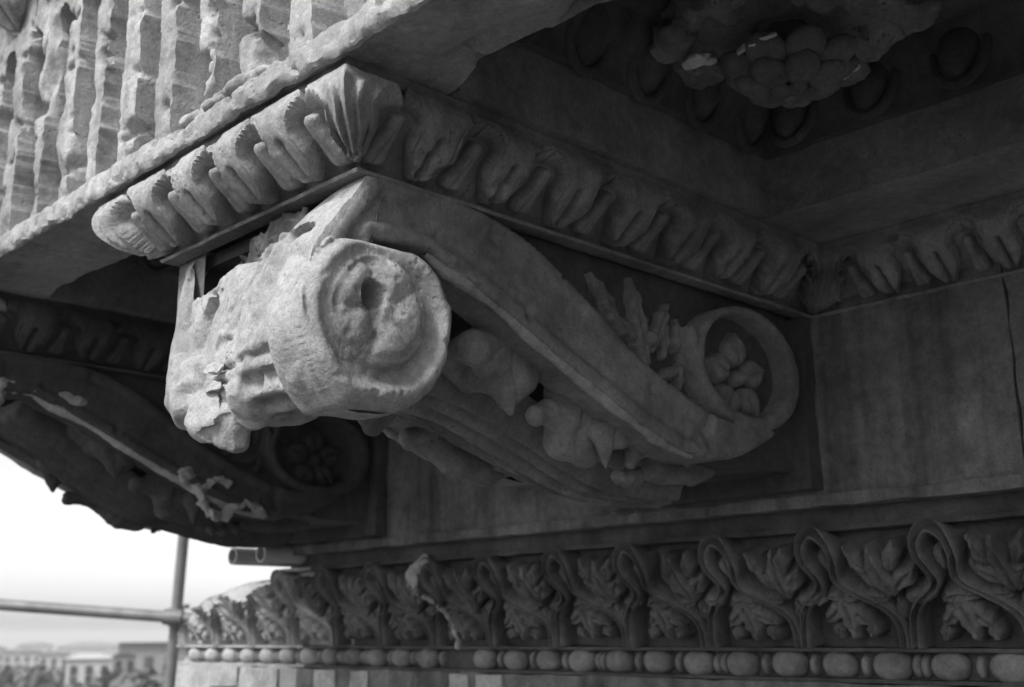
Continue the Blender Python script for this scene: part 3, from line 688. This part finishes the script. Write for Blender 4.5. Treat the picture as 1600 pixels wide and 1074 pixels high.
def finish_modillion(t, broken):
    MC = SHADED if broken else CARVED; LF = LEAFD if broken else LEAF; DT = DARTD if broken else DART
    # acanthus leaf along the underside
    spn = spline([(2.68, .392), (2.5, .366), (2.3, .358), (2.1, .383), (1.9, .45), (1.75, .498), (1.62, .522), (1.5, .52), (1.40, .50)] if not broken else [(2.68, .392), (2.5, .366), (2.3, .356), (2.1, .388), (1.9, .435), (1.72, .515), (1.6, .60), (1.5, .655), (1.40, .70)], 8)
    ss = np.concatenate([[0], np.cumsum(np.linalg.norm(np.diff(spn, axis=0), axis=1))]); SL = ss[-1]
    tg = np.gradient(spn, axis=0); tg /= np.linalg.norm(tg, axis=1)[:, None]; nm = np.stack([tg[:, 1], -tg[:, 0]], 1)
    nm = np.where(nm[:, 1:2] > 0, -nm, nm)
    def under_map(s_, x, wv):
        q = wv - .075*(x/.33)**2
        return np.stack([XC + x, np.interp(s_, ss, spn[:, 0]) + q*np.interp(s_, ss, nm[:, 0]), np.interp(s_, ss, spn[:, 1]) + q*np.interp(s_, ss, nm[:, 1])], 1)
    sv = np.linspace(0, SL, 50)
    lw = np.interp(sv, [0, .15, .35, .7, .95, SL], [.20, .24, .27, .285, .27, .22])
    lw = lw - .018*np.abs(np.sin(sv*17))
    lr_ = np.interp(sv, [0, .15, .35, .7, .95, SL], [.19, .20, .20, .175, .15, .13]) - .012*np.abs(np.sin(sv*17))
    sv2 = np.maximum(sv, .15)
    lpoly = np.vstack([np.stack([sv2, lr_], 1), np.stack([sv2, -lw], 1)[::-1]])
    def leaf_h(P, d):
        x = np.abs(P[:, 1]); q = np.column_stack([P, 0*x])
        tap = np.interp(P[:, 0], [0, .3, SL], [.55, .75, 1.25])
        xx = x/tap
        hh = .038*np.exp(-(xx/.018)**2) + .032*np.exp(-((xx - .050)/.012)**2) + .026*np.exp(-((xx - .092)/.012)**2)
        hh -= .034*np.exp(-((xx - .140)/.018)**2)
        ph = P[:, 0]*26 + x*40
        hh += .004*np.sin(ph)*sm(.13, .17, xx)
        eye = np.sin((P[:, 0] - .0)*17 + .6); hh -= .05*sm(.88, .97, eye)*np.exp(-((x - .19)/.02)**2)
        return hh - .02*(1 - inflate(d, .03)) + .004*fbm(q, 20, 3, 121)
    V3, F3 = relief(lambda P: poly_sdf(P, lpoly), leaf_h, (.14, SL + .01, -.34, .34), .0085, -.05)
    lf = part("acanthus_leaf", (under_map(V3[:, 0], V3[:, 1], V3[:, 2]), F3), MC, t, 60)
    # curled lobes along both edges: rounded hoods that fold over and end in a drip point
    for s in (1, -1):
        for k, lobe in enumerate(LOBES):
            bb = []
            for (dx, y, z, r_) in lobe:
                if broken: z = z + float(np.interp(y, [1.4, 1.6, 1.75, 1.9, 2.2], [.15, .09, .03, .0, .0]))
                if s < 0 and (k == 4 or z < .52 - .3*(y - 1.6)): continue
                bb.append((XC + s*dx, y, z, r_*.95, r_, r_*1.02))
            if len(bb) < 2: continue
            mid = [tuple(.5*(np.array(p_) + np.array(q_))) for i_, p_ in enumerate(bb) for q_ in bb[i_+1:] if np.linalg.norm(np.array(p_[:3]) - np.array(q_[:3])) < (p_[4] + q_[4])*1.25]
            P_, F_ = blob([(b_[0], b_[1], b_[2], b_[3]*1.10, b_[4]*1.10, b_[5]*1.10) for b_ in bb] + mid, .0055, .004, 26, 131 + k, 16)
            c_ = P_.mean(0); dr = P_ - c_; dr /= np.linalg.norm(dr, axis=1)[:, None] + 1e-6
            an = np.arctan2(P_[:, 2] - c_[2] - .03, P_[:, 1] - c_[1])
            fold = np.abs(np.sin(2.5*an + .8*k + 1.5*fbm(P_, 7, 2, 5)))**.5 - .75
            P_ = P_ + dr*(.011*fold - .010*np.clip(fbm(P_, 14, 3, 133 + k) - .2, 0, 1))[:, None]
            part("leaf_lobe", (P_, F_), MC, lf, 50)
    # crown moulding round three sides
    xl, xr = XC - HW, XC + HW
    cm = part("crown_moulding", mould_backing([(xl, YW), (xl, YF), (xr, YF), (xr, YW)]), MC, t, 40)
    rg = random.Random(5)
    for k in range(7):
        y = 1.319 + PER*k
        put("leaf", LF[rg.randrange(5)], None, cm, (xr, y, ZM), math.pi/2)
        put("leaf", LF[rg.randrange(5)], None, cm, (xl, y, ZM), -math.pi/2)
    for k in range(8):
        y = 1.223 + PER*k
        put("dart", DT[rg.randrange(3)], None, cm, (xr, y, ZM), math.pi/2)
        put("dart", DT[rg.randrange(3)], None, cm, (xl, y, ZM), -math.pi/2)
    fs = .69/4
    for k in range(4): put("leaf", LEAFW[rg.randrange(5)], None, cm, (XC - .345 + fs*(k + .5), YF, ZM), 0, (fs/PER, 1, 1))
    for k in range(5): put("dart", DARTW[rg.randrange(3)], None, cm, (XC - .345 + fs*k, YF, ZM), 0)
    part("corner_leaf", corner_leaf((xr, YF), (0, -1), (1, 0), (-1, 0), (0, 1), False, 161), LIT_PALE, cm, 60)
    part("corner_leaf", corner_leaf((xl, YF), (-1, 0), (0, -1), (0, 1), (1, 0), False, 162), LIT_PALE, cm, 60)
    part("corner_leaf", corner_leaf((xr, YW), (1, 0), (0, -1), (0, -1), (1, 0), True, 163, True), MC, cm, 60)
    part("corner_leaf", corner_leaf((xl, YW), (-1, 0), (0, -1), (0, -1), (-1, 0), True, 164, True), MC, cm, 60)
    return t
M0 = build_modillion()
M0['label'] = "large eroded scroll bracket in the middle with a sunlit drilled front volute"
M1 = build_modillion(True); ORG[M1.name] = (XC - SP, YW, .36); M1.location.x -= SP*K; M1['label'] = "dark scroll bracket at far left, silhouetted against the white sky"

XF = XC - SP + HW
def arc_balls(c, ry, rz, a0, a1, n, rad): return [(XF - .02, c[0] + ry*math.cos(a), c[1] + rz*math.sin(a), rad*1.2, rad, rad) for a in np.radians(np.linspace(a0, a1, n))]
part("pale_break", blob([(b[0] + .018,) + b[1:3] + tuple(q*rng.uniform(.7, 1.35) for q in b[3:]) for b in arc_balls((2.02, .455), .06, .06, 60, 330, 14, .017) + arc_balls((2.13, .395), .07, .04, 10, 185, 12, .014) + [(XF - .02, 1.94, .49, .02, .04, .03), (XF - .02, 1.90, .52, .018, .05, .022)]], .006, .018, 36, 311, 0), LIT_PALE, M1, 45)
part("pale_break", blob([(XF - .01, 1.20 + .03*k, .84 - .05*k, .02, .035, .035) for k in range(3)] + [(XF - .01, 1.32 + .05*k, .74 - .004*k, .018, .04, .022) for k in range(5)] + [(XF - .01, 1.26, .70, .02, .03, .04)], .008, .014, 24, 312, 2), LIT_PALE, M1, 45)

# ------------------------------------------------------------------ wall face and wall mouldings
wl = thing("cornice_wall", (XC, YW, .32), "plain dark marble wall face behind the scroll brackets", "wall")
for q, (a, b) in enumerate(((-4.30, -1.125), (-1.1235, XR_END))):
    wb = (a, b, YW, 3.4, .345, 1.0)
    part("wall_face", worn(boxm(*wb, res=.04), .006, 6, .010, wb, 171 + q), WALLM, wl, 30)
fb = (-4.30, XR_END, YW - .016, 3.4, .318, .352)
part("fillet", worn(boxm(*fb, res=.03), .003, 9, .006, fb, 172), WALLM, wl, 30)
gb = (-4.28, XR_END, YW + .05, 3.4, .262, .325)
part("cavetto", worn(boxm(*gb, res=.03), .005, 9, .008, gb, 173), SHADE_PATINA, wl, 30)
def wall_run(x0, x1, label, LF=LEAF, DT=DART):
    t = thing("leaf_moulding", ((x0+x1)/2, YW, ZM), label, "moulding", "leaf mouldings along the wall under the coffers")
    part("backing", mould_backing([(x0 + .0, YW), (x1, YW)]), CARVED, t, 40)
    a, b = x0 + .183, x1 - .183; n = 5; st = (b - a)/n; rg = random.Random(int(abs(x0)*10))
    for k in range(n): put("leaf", LF[rg.randrange(5)], None, t, (a + st*(k + .5), YW, ZM), 0, (st/PER, 1, 1))
    for k in range(n + 1): put("dart", DT[rg.randrange(3)], None, t, (a + st*k, YW, ZM), 0, (.85, 1, 1))
wall_run(XC + HW, XC + SP - HW, "leaf and dart moulding along the wall top at the right edge")
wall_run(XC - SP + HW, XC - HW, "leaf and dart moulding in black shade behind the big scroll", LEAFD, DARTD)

# ------------------------------------------------------------------ bed moulding (cyma with looped stems), bead row, lower fascia
BX0, BX1 = -5.52, 1.4
cy = spline([(2.792, .262), (2.790, .235), (2.806, .195), (2.842, .155), (2.886, .115), (2.928, .070), (2.958, .020), (2.968, -.046)], 6)
csl = np.concatenate([[0], np.cumsum(np.linalg.norm(np.diff(cy, axis=0), axis=1))]); CL = csl[-1]
ctg = np.gradient(cy, axis=0); ctg /= np.linalg.norm(ctg, axis=1)[:, None]; cnm = np.stack([ctg[:, 1], -ctg[:, 0]], 1)
def cy_map(x, v, wv):
    return np.stack([x, np.interp(v, csl, cy[:, 0]) + wv*np.interp(v, csl, cnm[:, 0]), np.interp(v, csl, cy[:, 1]) + wv*np.interp(v, csl, cnm[:, 1])], 1)
def zmax(x): return np.interp(x, [-5.56, -5.52, -5.46, -5.38, -5.2, -4.9, -4.6, -4.36, -4.30], [-.16, -.02, .12, .175, .215, .25, .265, .275, .5])
def broken_end(m, s=0):
    P, F = m; P = np.array(P); zm = zmax(P[:, 0]) + .012*fbm(P, 12, 3, s)
    ov = np.clip(P[:, 2] - zm, 0, None); P[:, 2] -= ov; P[:, 1] += ov*.5
    bl = sm(-4.32, -4.75, P[:, 0])*sm(-.03, .06, P[:, 2])*(P[:, 1] < 3.2); face = 2.965 + .38*np.clip(P[:, 2], 0, 1) + .030*fbm(P, 7, 4, s + 3)
    P[:, 1] = P[:, 1]*(1 - bl) + np.maximum(P[:, 1], face)*bl     # broken face leaning back
    return P, F
bed = thing("bed_moulding", (XC, 2.9, -.05), "dark cyma band carved with looped stems and leaves, below the brackets", "moulding")
sec = [(3.40, .270), (2.782, .270), (2.780, .258)] + [(float(a), float(b)) for a, b in zip(np.interp(np.linspace(.006, CL, 22), csl, cy[:, 0]) + .050, np.interp(np.linspace(.006, CL, 22), csl, cy[:, 1]))] + [(3.40, -.046)]
def sweep_x(sec, x0, x1, dx, s, amp=.004):
    xs = np.arange(x0, x1 + dx/2, dx); m = len(sec); Vs = np.array([(x, a, b) for x in xs for a, b in sec]); F = []
    for i in range(len(xs)-1):
        for j in range(m): a = i*m + j; b = i*m + (j+1) % m; F.append([a, b, b+m, a+m])
    F.append(list(range(m))[::-1]); F.append([(len(xs)-1)*m + j for j in range(m)])
    return worn((Vs, F), amp, 12, s=s)
def pale_split(name, sec, s, xs_):     # joint in the course; left end lightened, light put into its colour
    for q, (a, b) in enumerate(zip(xs_[:-1], xs_[1:])):
        part(name, broken_end(sweep_x(sec, a, b, .03, s + q), s), LIT_PALE if b < -4.0 else SHADE_PATINA, bed, 40)
pale_split("backing", sec, 181, [BX0, -4.12, -3.372, BX1])
CP = .325; C0 = -3.34
def stem_mesh(seed):
    c = spline([(-.150, CL + .0), (-.146, .31), (-.132, .262), (-.095, .215), (-.050, .175), (-.030, .14), (-.034, .105), (-.046, .07), (-.040, .036), (-.018, .016), (.0, .012), (.018, .016), (.040, .036), (.046, .07), (.034, .105), (.030, .14), (.050, .175), (.095, .215), (.132, .262), (.146, .31), (.150, CL)], 5)
    tg_ = np.gradient(c, axis=0); tg_ /= np.linalg.norm(tg_, axis=1)[:, None]; nn = np.stack([-tg_[:, 1], tg_[:, 0]], 1)
    q = np.array([-1.15, -1.0, -.78, -.55, -.3, 0, .3, .55, .78, 1.0, 1.15]); hq = np.array([-.060, .004, .024, .026, .008, -.004, .008, .026, .024, .004, -.060])
    U = np.arange(len(c))
    def f(u, v):
        ui = u.astype(int); qi = np.interp(v, range(len(q)), q); hh = np.interp(v, range(len(q)), hq)
        lift = np.interp(u/len(c), [0, .35, .5, .65, 1], [0, .004, .010, .004, 0])
        a = c[ui, 0] + nn[ui, 0]*qi*.0155; vv = c[ui, 1] + nn[ui, 1]*qi*.0155
        return cy_map(a, np.clip(vv, 0, CL), hh + lift + .006)
    return worn(grid(U, np.arange(len(q)), f), .003, 24, s=seed)
STEM = [mesh_of("stem", stem_mesh(190 + i), (0, 2.9, 0), 60) for i in range(4)]
def cyma_leaf(kind, seed):
    rg = random.Random(seed); ms = []
    def lf(a, v, ang, L_, W_, lob, hgt):
        poly = rot2(lobed_leaf(L_, W_*1.35, lob, .38), math.radians(ang), (a, v))
        V3, F = poly_relief(poly, hgt*1.15, .013, .006, -.060, .014, ((a, v), math.radians(ang)), seed + len(ms))
        return cy_map(V3[:, 0], np.clip(V3[:, 1], 0, CL), V3[:, 2]), F
    if kind == 'top':          # sprig between two loops (v grows downward)
        ms = [lf(0, .20, -90 + rg.uniform(-8, 8), .17, .036, 3, .034)]
        ms += [lf(-.008, .17, -90 - s*rg.uniform(40, 55), .11, .030, 2, .030) for s in (1, -1)]
        ms += [lf(s*.02, .21, -90 + s*rg.uniform(75, 100), .085, .026, 2, .026) for s in (1, -1)]
        ms += [lf(s*.030, .105, -90 + s*rg.uniform(5, 40), .085, .022, 2, .036) for s in (1, -1)] + [lf(s*rg.uniform(.06, .075), .235, -90 + s*rg.uniform(10, 60), .075, .022, 2, .022) for s in (1, -1)]
        ms += [lf(rg.uniform(-.015, .015), .285, -90 + rg.uniform(-15, 15), .07, .020, 2, .024)]
    else:                      # drooping flower under a loop
        ms = [lf(0, .205, 90 + rg.uniform(-6, 6), .15, .036, 3, .032)]
        ms += [lf(0, .235, 90 + s*rg.uniform(38, 60), .11, .030, 3, .028) for s in (1, -1)]
        ms += [lf(s*.012, .20, 90 + s*rg.uniform(62, 80), .075, .022, 2, .022) for s in (1, -1)]
        ms += [lf(s*rg.uniform(.05, .07), .30, 90 + s*rg.uniform(-30, 30), .055, .022, 2, .024) for s in (1, -1)] + [lf(0, .055, 90, .07, .014, 1, .016)]
    return worn(cat(*ms), .004, 26, s=seed)
TOPS = [mesh_of("sprig", cyma_leaf('top', 200 + i), (0, 2.9, 0), 60) for i in range(5)]
BOTS = [mesh_of("flower", cyma_leaf('bot', 210 + i), (0, 2.9, 0), 60) for i in range(5)]
for me in STEM + TOPS + BOTS: me.materials.append(FRIEZE)
def clip_copy(me, x, name):
    P = np.empty(len(me.vertices)*3); me.vertices.foreach_get('co', P); P = P.reshape(-1, 3)/K + np.array([x, 2.9, 0])
    zm = zmax(P[:, 0]) + .04*fbm(P, 12, 3, 5) - np.interp(P[:, 0], [-5.4, -4.6, -4.3, -4.1], [.11, .09, .03, 0])
    ov = P[:, 2] > zm
    F = [list(p.vertices) for p in me.polygons if not any(ov[v] for v in p.vertices)]
    return P, F
for k in range(-7, 14):
    x = C0 + CP*k
    if x > 1.2: break
    for nm_, lst, xx in (("stem", STEM, x), ("flower", BOTS, x), ("sprig", TOPS, x + CP/2)):
        me = lst[rng.randrange(len(lst))]
        if xx < -4.2:
            m = clip_copy(me, xx, nm_)
            if len(m[1]) > 12: part(nm_, m, LIT_PALE if xx < -4.2 else CARVED, bed, 60, (xx, 2.9, 0))  # carving at the left end lightened as if in the light
        else: put(nm_, me, None, bed, (xx + rng.uniform(-.006, .006), 2.9 + rng.uniform(-.003, .006), rng.uniform(-.004, .004)), 0, (rng.uniform(.95, 1.05) if nm_ != 'stem' else rng.uniform(.985, 1.015), 1, 1) if rng.random() < .5 or nm_ == 'stem' else (-rng.uniform(.95, 1.05), 1, 1))
# pale broken joint through the cyma
jm = []
for k in range(40):
    f = k/39; v = .004 + (CL - .004)*f; xj = np.interp(f, [0, .12, .3, .5, .75, 1], [-3.36, -3.44, -3.47, -3.40, -3.375, -3.37])
    p_ = cy_map(np.array([xj]), np.array([v]), np.array([.015]))[0]; rr_ = np.interp(f, [0, .15, .35, .6, 1], [.024, .034, .020, .012, .010])*rng.uniform(.8, 1.25)
    jm.append((p_[0], p_[1], p_[2], rr_, .016, max(rr_*.8, .011)))
part("broken_joint", blob(jm, .006, .014, 34, 221, 0), LIT_PALE, bed, 30)
# bead and reel
br = thing("bead_row", (XC, 3.0, -.09), "row of egg shaped beads below the cyma band", "beading")
bs = [(3.40, -.048), (2.955, -.048), (2.955, -.058), (3.005, -.060), (3.005, -.128), (2.965, -.130), (2.965, -.140), (3.40, -.140)]
part("backing", sweep_x(bs, BX0, -4.40, .04, 231, .002), LIT_PALE, br, 30)  # left end paler, its light put into the colour
part("backing", sweep_x(bs, -4.40, BX1, .04, 231, .002), SHADE_PATINA, br, 30)
def bead(seed):
    th = np.linspace(0, math.pi, 13); ph = np.linspace(0, 2*math.pi, 18, endpoint=False)
    return worn(grid(ph, th, lambda u, v: np.stack([.053*np.cos(v), .046*np.sin(v)**.9*np.cos(u), .043*np.sin(v)**.85*np.sin(u)], 1), True), .007, 14, s=seed)
def reel(seed):
    ph = np.linspace(0, 2*math.pi, 16, endpoint=False); pr = [(-.010, .0), (-.010, .026), (-.006, .030), (.0, .031), (.006, .030), (.010, .026), (.010, 0)]
    return worn(grid(ph, np.arange(7), lambda u, v: np.stack([np.interp(v, range(7), [p[0] for p in pr]), np.interp(v, range(7), [p[1] for p in pr])*np.cos(u), np.interp(v, range(7), [p[1] for p in pr])*np.sin(u)], 1), True), .004, 30, s=seed)
BEAD = [mesh_of("bead", bead(240 + i), sharp=70) for i in range(4)]; REEL = [mesh_of("reel", reel(250 + i), sharp=50) for i in range(2)]
for me in BEAD + REEL: me.materials.append(CARVED)
BEADW = [m.copy() for m in BEAD]
for me in BEADW: me.materials.clear(); me.materials.append(LIT_PALE)  # light of the left end put into the bead colour
B0 = -3.256; BP = .1625
for k in range(-13, 28):
    x = B0 + BP*k
    if -3.44 < x < -3.30: continue
    lst = BEADW if x < -4.35 else BEAD
    put("bead", lst[rng.randrange(4)], None, br, (x, 2.995, -.094), 0, (rng.uniform(.92, 1.06), 1, rng.uniform(.93, 1.04)))
    for q in (-.012, .012) if rng.random() < .35 else (0.0,):
        put("reel", REEL[rng.randrange(2)], None, br, (x + BP/2 + q, 3.006, -.094))
lfz = thing("lower_fascia", (XC, 2.97, -.4), "plain stone course with pale repair blocks along the bottom edge", "ledge")
for q, (a, b) in enumerate(((BX0, -4.45), (-4.45, -3.372), (-3.372, BX1))):
    bb = (a, b, 2.962, 3.4, -.40, -.1405)
    part("course_block", worn(boxm(*bb, res=.05), .004, 8, .008, bb, 261 + q), LIT_PALE if q == 0 else WALLM, lfz, 30)  # leftmost block lightened to imitate the light there
for k, (x, w_) in enumerate(((-5.05, .26), (-4.68, .20), (-4.22, .15), (-3.98, .12), (-3.365, .11), (-3.20, .14))):
    bb = (x - w_/2, x + w_/2, 2.946, 2.97, -.235, -.147)
    part("repair_block", worn(boxm(*bb, res=.02), .004, 16, .008, bb, 270 + k), LIT_PALE, lfz, 30)

# ------------------------------------------------------------------ scaffold
TUBE = plain("scaffold_steel", .16, .55, .3, .35, 9); TUBEP = plain("pale_tube", .42, .6, 0, .2, 9)
def tube(p0, p1, rad, wall=None, seg=20):
    p0 = Vector(p0); p1 = Vector(p1); d = (p1-p0); q = d.to_track_quat('Z', 'Y'); Vs = []; F = []
    rings = [(0, rad), (1, rad)] + ([(1, rad-wall), (0, rad-wall)] if wall else [])
    for f, rr in rings:
        for k in range(seg):
            a = 2*math.pi*k/seg; Vs.append(tuple(p0 + d*f + q @ Vector((rr*math.cos(a), rr*math.sin(a), 0))))
    n = len(rings)
    for i in range(n if wall else n-1):
        for k in range(seg):
            a = i*seg + k; b = i*seg + (k+1) % seg; c = ((i+1) % n)*seg; F.append([a, b, c + (k+1) % seg, c + k])
    if not wall: F.append(list(range(seg))[::-1]); F.append([seg + k for k in range(seg)])
    return np.array(Vs), F
def solo(name, m, mat, label, cat_, group=None, sharp=40, origin=None):
    og = origin if origin is not None else tuple(np.asarray(m[0]).mean(0)*[1, 1, 0] + [0, 0, np.asarray(m[0])[:, 2].min()])
    return tag(put(name, mesh_of(name, m, og, sharp), mat, None, og), label, cat_, group)
RT = .045
PV = np.array([-8.853, 4.721, .1386]); pd = np.array([.20, -.07, 1.0])
solo("scaffold_pole", tube(PV - pd*24.5, PV + pd*2.6, RT, .006), TUBE, "upright grey scaffold pole standing left of the cornice end", "pole")
hd = np.array([-.9676, -1.0454, .111])
solo("scaffold_rail", tube(PV - hd*.14 + np.array([.05, -.05, 0]), PV + hd*3.5 + np.array([.05, -.05, 0]), RT, .006), TUBE, "horizontal grey scaffold rail running out of the picture on the left", "pole")
cp = thing("scaffold_coupler", tuple(PV - np.array([0, 0, .1])), "steel coupler clamping the scaffold rail to the upright pole", "clamp")
hn = hd/np.linalg.norm(hd)
part("pole_clamp", tube(PV - np.array([0, 0, .075]), PV + np.array([0, 0, .075]), RT*1.35, None, 16), TUBE, cp)
c2 = PV + np.array([.05, -.05, 0])
part("rail_clamp", tube(c2 - hn*.075, c2 + hn*.075, RT*1.4, None, 16), TUBE, cp)
for k, (dx, dz) in enumerate(((.075, .085), (.085, -.075))):
    part("bolt", tube(PV + np.array([dx - .03, .03, dz]), PV + np.array([dx + .05, .03, dz]), .02, None, 6), TUBE, cp)
t1 = np.array([-4.20, 2.60, .322]); t2 = np.array([-4.42, 2.60, .322])
solo("loose_tube", tube(t1, t1 + np.array([0, 1.5, .0]), .036, .007), TUBEP, "pale open ended tube lying against the end of the wall", "pipe", "two tubes on the broken ledge")
solo("loose_tube", tube(t2, t2 + np.array([0, 1.5, .0]), .036, .007), TUBEP, "pale open ended tube, outermost of the pair on the broken ledge", "pipe", "two tubes on the broken ledge")

# ------------------------------------------------------------------ ground and the far city
GZ = -14.0/K
gm = plain("ground_earth", .07, .95, 0, .4, .05)
g = put("ground", mesh_of("ground", (np.array([(-5000, -5000, GZ), (5000, -5000, GZ), (5000, 5000, GZ), (-5000, 5000, GZ)]), [[0, 1, 2, 3]]), (0, 0, GZ), None), gm, None, (0, 0, GZ)); g['kind'] = 'structure'
Rv = np.array(R2); Uv = np.array(U2); Fv = np.array(fw)
HZ0 = np.array([-math.sin(YAW), math.cos(YAW), 0])
def at_px(u, v, dist):
    d = Fv*1814 + Rv*(u - 800) - Uv*(v - 537); d = d/np.linalg.norm(d[:2]); return d*dist
def house(u0, u1, vtop, dist, mat, label, roof=None, windows=0, hip=.0):
    a = at_px(u0, vtop, dist); b = at_px(u1, vtop, dist); zt = (a[2] + b[2])/2
    c = (a + b)/2; wd = np.linalg.norm((b - a)[:2]); ang = math.atan2((b-a)[1], (b-a)[0]); dp = wd*.8
    t = thing("building", (c[0], c[1], GZ), label, "building", "far buildings on the skyline")
    t.rotation_euler.z = ang
    def bx(x0, x1, y0, y1, z0, z1): 
        P, F = boxm(x0, x1, y0, y1, z0, z1); return P, F
    def addp(name, m, mt): 
        o = bpy.data.objects.new(name, mesh_of(name, m, (0, 0, 0), 30)); o.data.materials.append(mt); col.objects.link(o); o.parent = t; return o
    H = zt - GZ
    addp("wall", bx(-wd/2, wd/2, 0, dp, 0, H), mat)
    if roof is not None:
        e = wd*.06; rh = wd*hip
        P = np.array([(-wd/2-e, -e, H+.01), (wd/2+e, -e, H+.01), (wd/2+e, dp+e, H+.01), (-wd/2-e, dp+e, H+.01), (-wd*.2, dp*.5, H+rh), (wd*.2, dp*.5, H+rh)])
        addp("roof", (P, [[0, 1, 5, 4], [1, 2, 5], [2, 3, 4, 5], [3, 0, 4], [3, 2, 1, 0]]), roof)
    nf = windows
    for i in range(nf):
        for j in range(2):
            x = -wd/2 + wd*(i + .5)/nf; ww = wd/nf*.22; z = H - wd*(.12 + .22*j) - ww*3
            addp("window", bx(x - ww, x + ww, -.05, .02, z, z + ww*2.6), DARKW)
    return t
DARKW = plain("far_window", .05, .4); PALEB = plain("pale_plaster", .45, .9, 0, .15, .3); MIDB = plain("grey_plaster", .22, .9, 0, .2, .3); DARKR = plain("dark_roof", .06, .8, 0, .3, .5); TREEM = plain("far_foliage", .10, .9, 0, .6, .4)
house(186, 345, 1004, 120, MIDB, "large plain grey block just left of the scaffold pole on the skyline", MIDB, 5, .0)
house(176, 213, 1026, 75, MIDB, "small dark roofed hut in front of the grey block", DARKR, 2, .18)
house(104, 176, 1030, 85, PALEB, "pale plastered house left of the dark roofed hut", PALEB, 3, .12)
house(60, 110, 1022, 190, PALEB, "pale far house beside the gap in the skyline", MIDB, 3, .1)
house(5, 66, 1018, 240, PALEB, "palest far house at the left edge of the picture", MIDB, 4, .1)
house(-60, 12, 1014, 320, PALEB, "distant pale block cut by the left picture edge", MIDB, 4, .1)
house(28, 84, 1008, 600, PALEB, "faint long building on the hazy horizon", MIDB, 4, .1)
house(90, 190, 1010, 700, PALEB, "faint wide building on the horizon above the pale house", MIDB, 5, .08)
def tree(u, vtop, dist, label, seed):
    a = at_px(u, vtop, dist); Ht = a[2] - GZ; rg = np.random.RandomState(seed)
    t = thing("tree", (a[0], a[1], GZ), label, "tree", "trees among the far buildings")
    rad = Ht*.33
    P, F = tube((a[0], a[1], GZ), (a[0], a[1], a[2] - rad), Ht*.025, None, 8); part("trunk", (P, F), DARKR, t)
    n = 5000; d = rg.normal(size=(n, 3)); d /= np.linalg.norm(d, axis=1)[:, None]; rr = rg.uniform(.35, 1, n)**.5
    lump = 1 + .35*fbm(d, 2.2, 3, seed)
    c = np.array([a[0], a[1], a[2] - rad*.85]) + d*(rr*lump*rad)[:, None]*np.array([1.25, 1.25, .8])
    s_ = rad*.035; A = rg.normal(size=(n, 3))*s_; B = rg.normal(size=(n, 3))*s_
    Vs = np.concatenate([c - A, c + B, c + A, c - B]); Fs = [[i, i+n, i+2*n, i+3*n] for i in range(n)]
    part("crown", (Vs, Fs), TREEM, t, None)
tree(18, 1040, 95, "dark tree clump at the left edge below the far houses", 1)
tree(62, 1046, 90, "low dark tree left of the pale plastered house", 2)
tree(94, 1044, 100, "dark tree touching the pale plastered house", 3)
tree(232, 1052, 70, "dark tree in front of the grey block beside the hut", 4)
tree(136, 1062, 60, "dark low tree at the bottom below the pale plastered house", 5)

# ------------------------------------------------------------------ hazy air
hm = bpy.data.materials.new("haze_air"); hm.use_nodes = True; t = hm.node_tree; t.nodes.clear()
o_ = t.nodes.new("ShaderNodeOutputMaterial"); pv = t.nodes.new("ShaderNodeVolumePrincipled")
pv.inputs['Color'].default_value = (.97, .97, .97, 1); pv.inputs['Density'].default_value = .0017
t.links.new(pv.outputs[0], o_.inputs['Volume'])
hz = put("haze", mesh_of("haze", boxm(-2600, 2600, -2600, 2600, GZ - 2, 6.0), (0, 0, GZ - 2), None, False), hm, None, (0, 0, GZ - 2)); hz['kind'] = 'stuff'
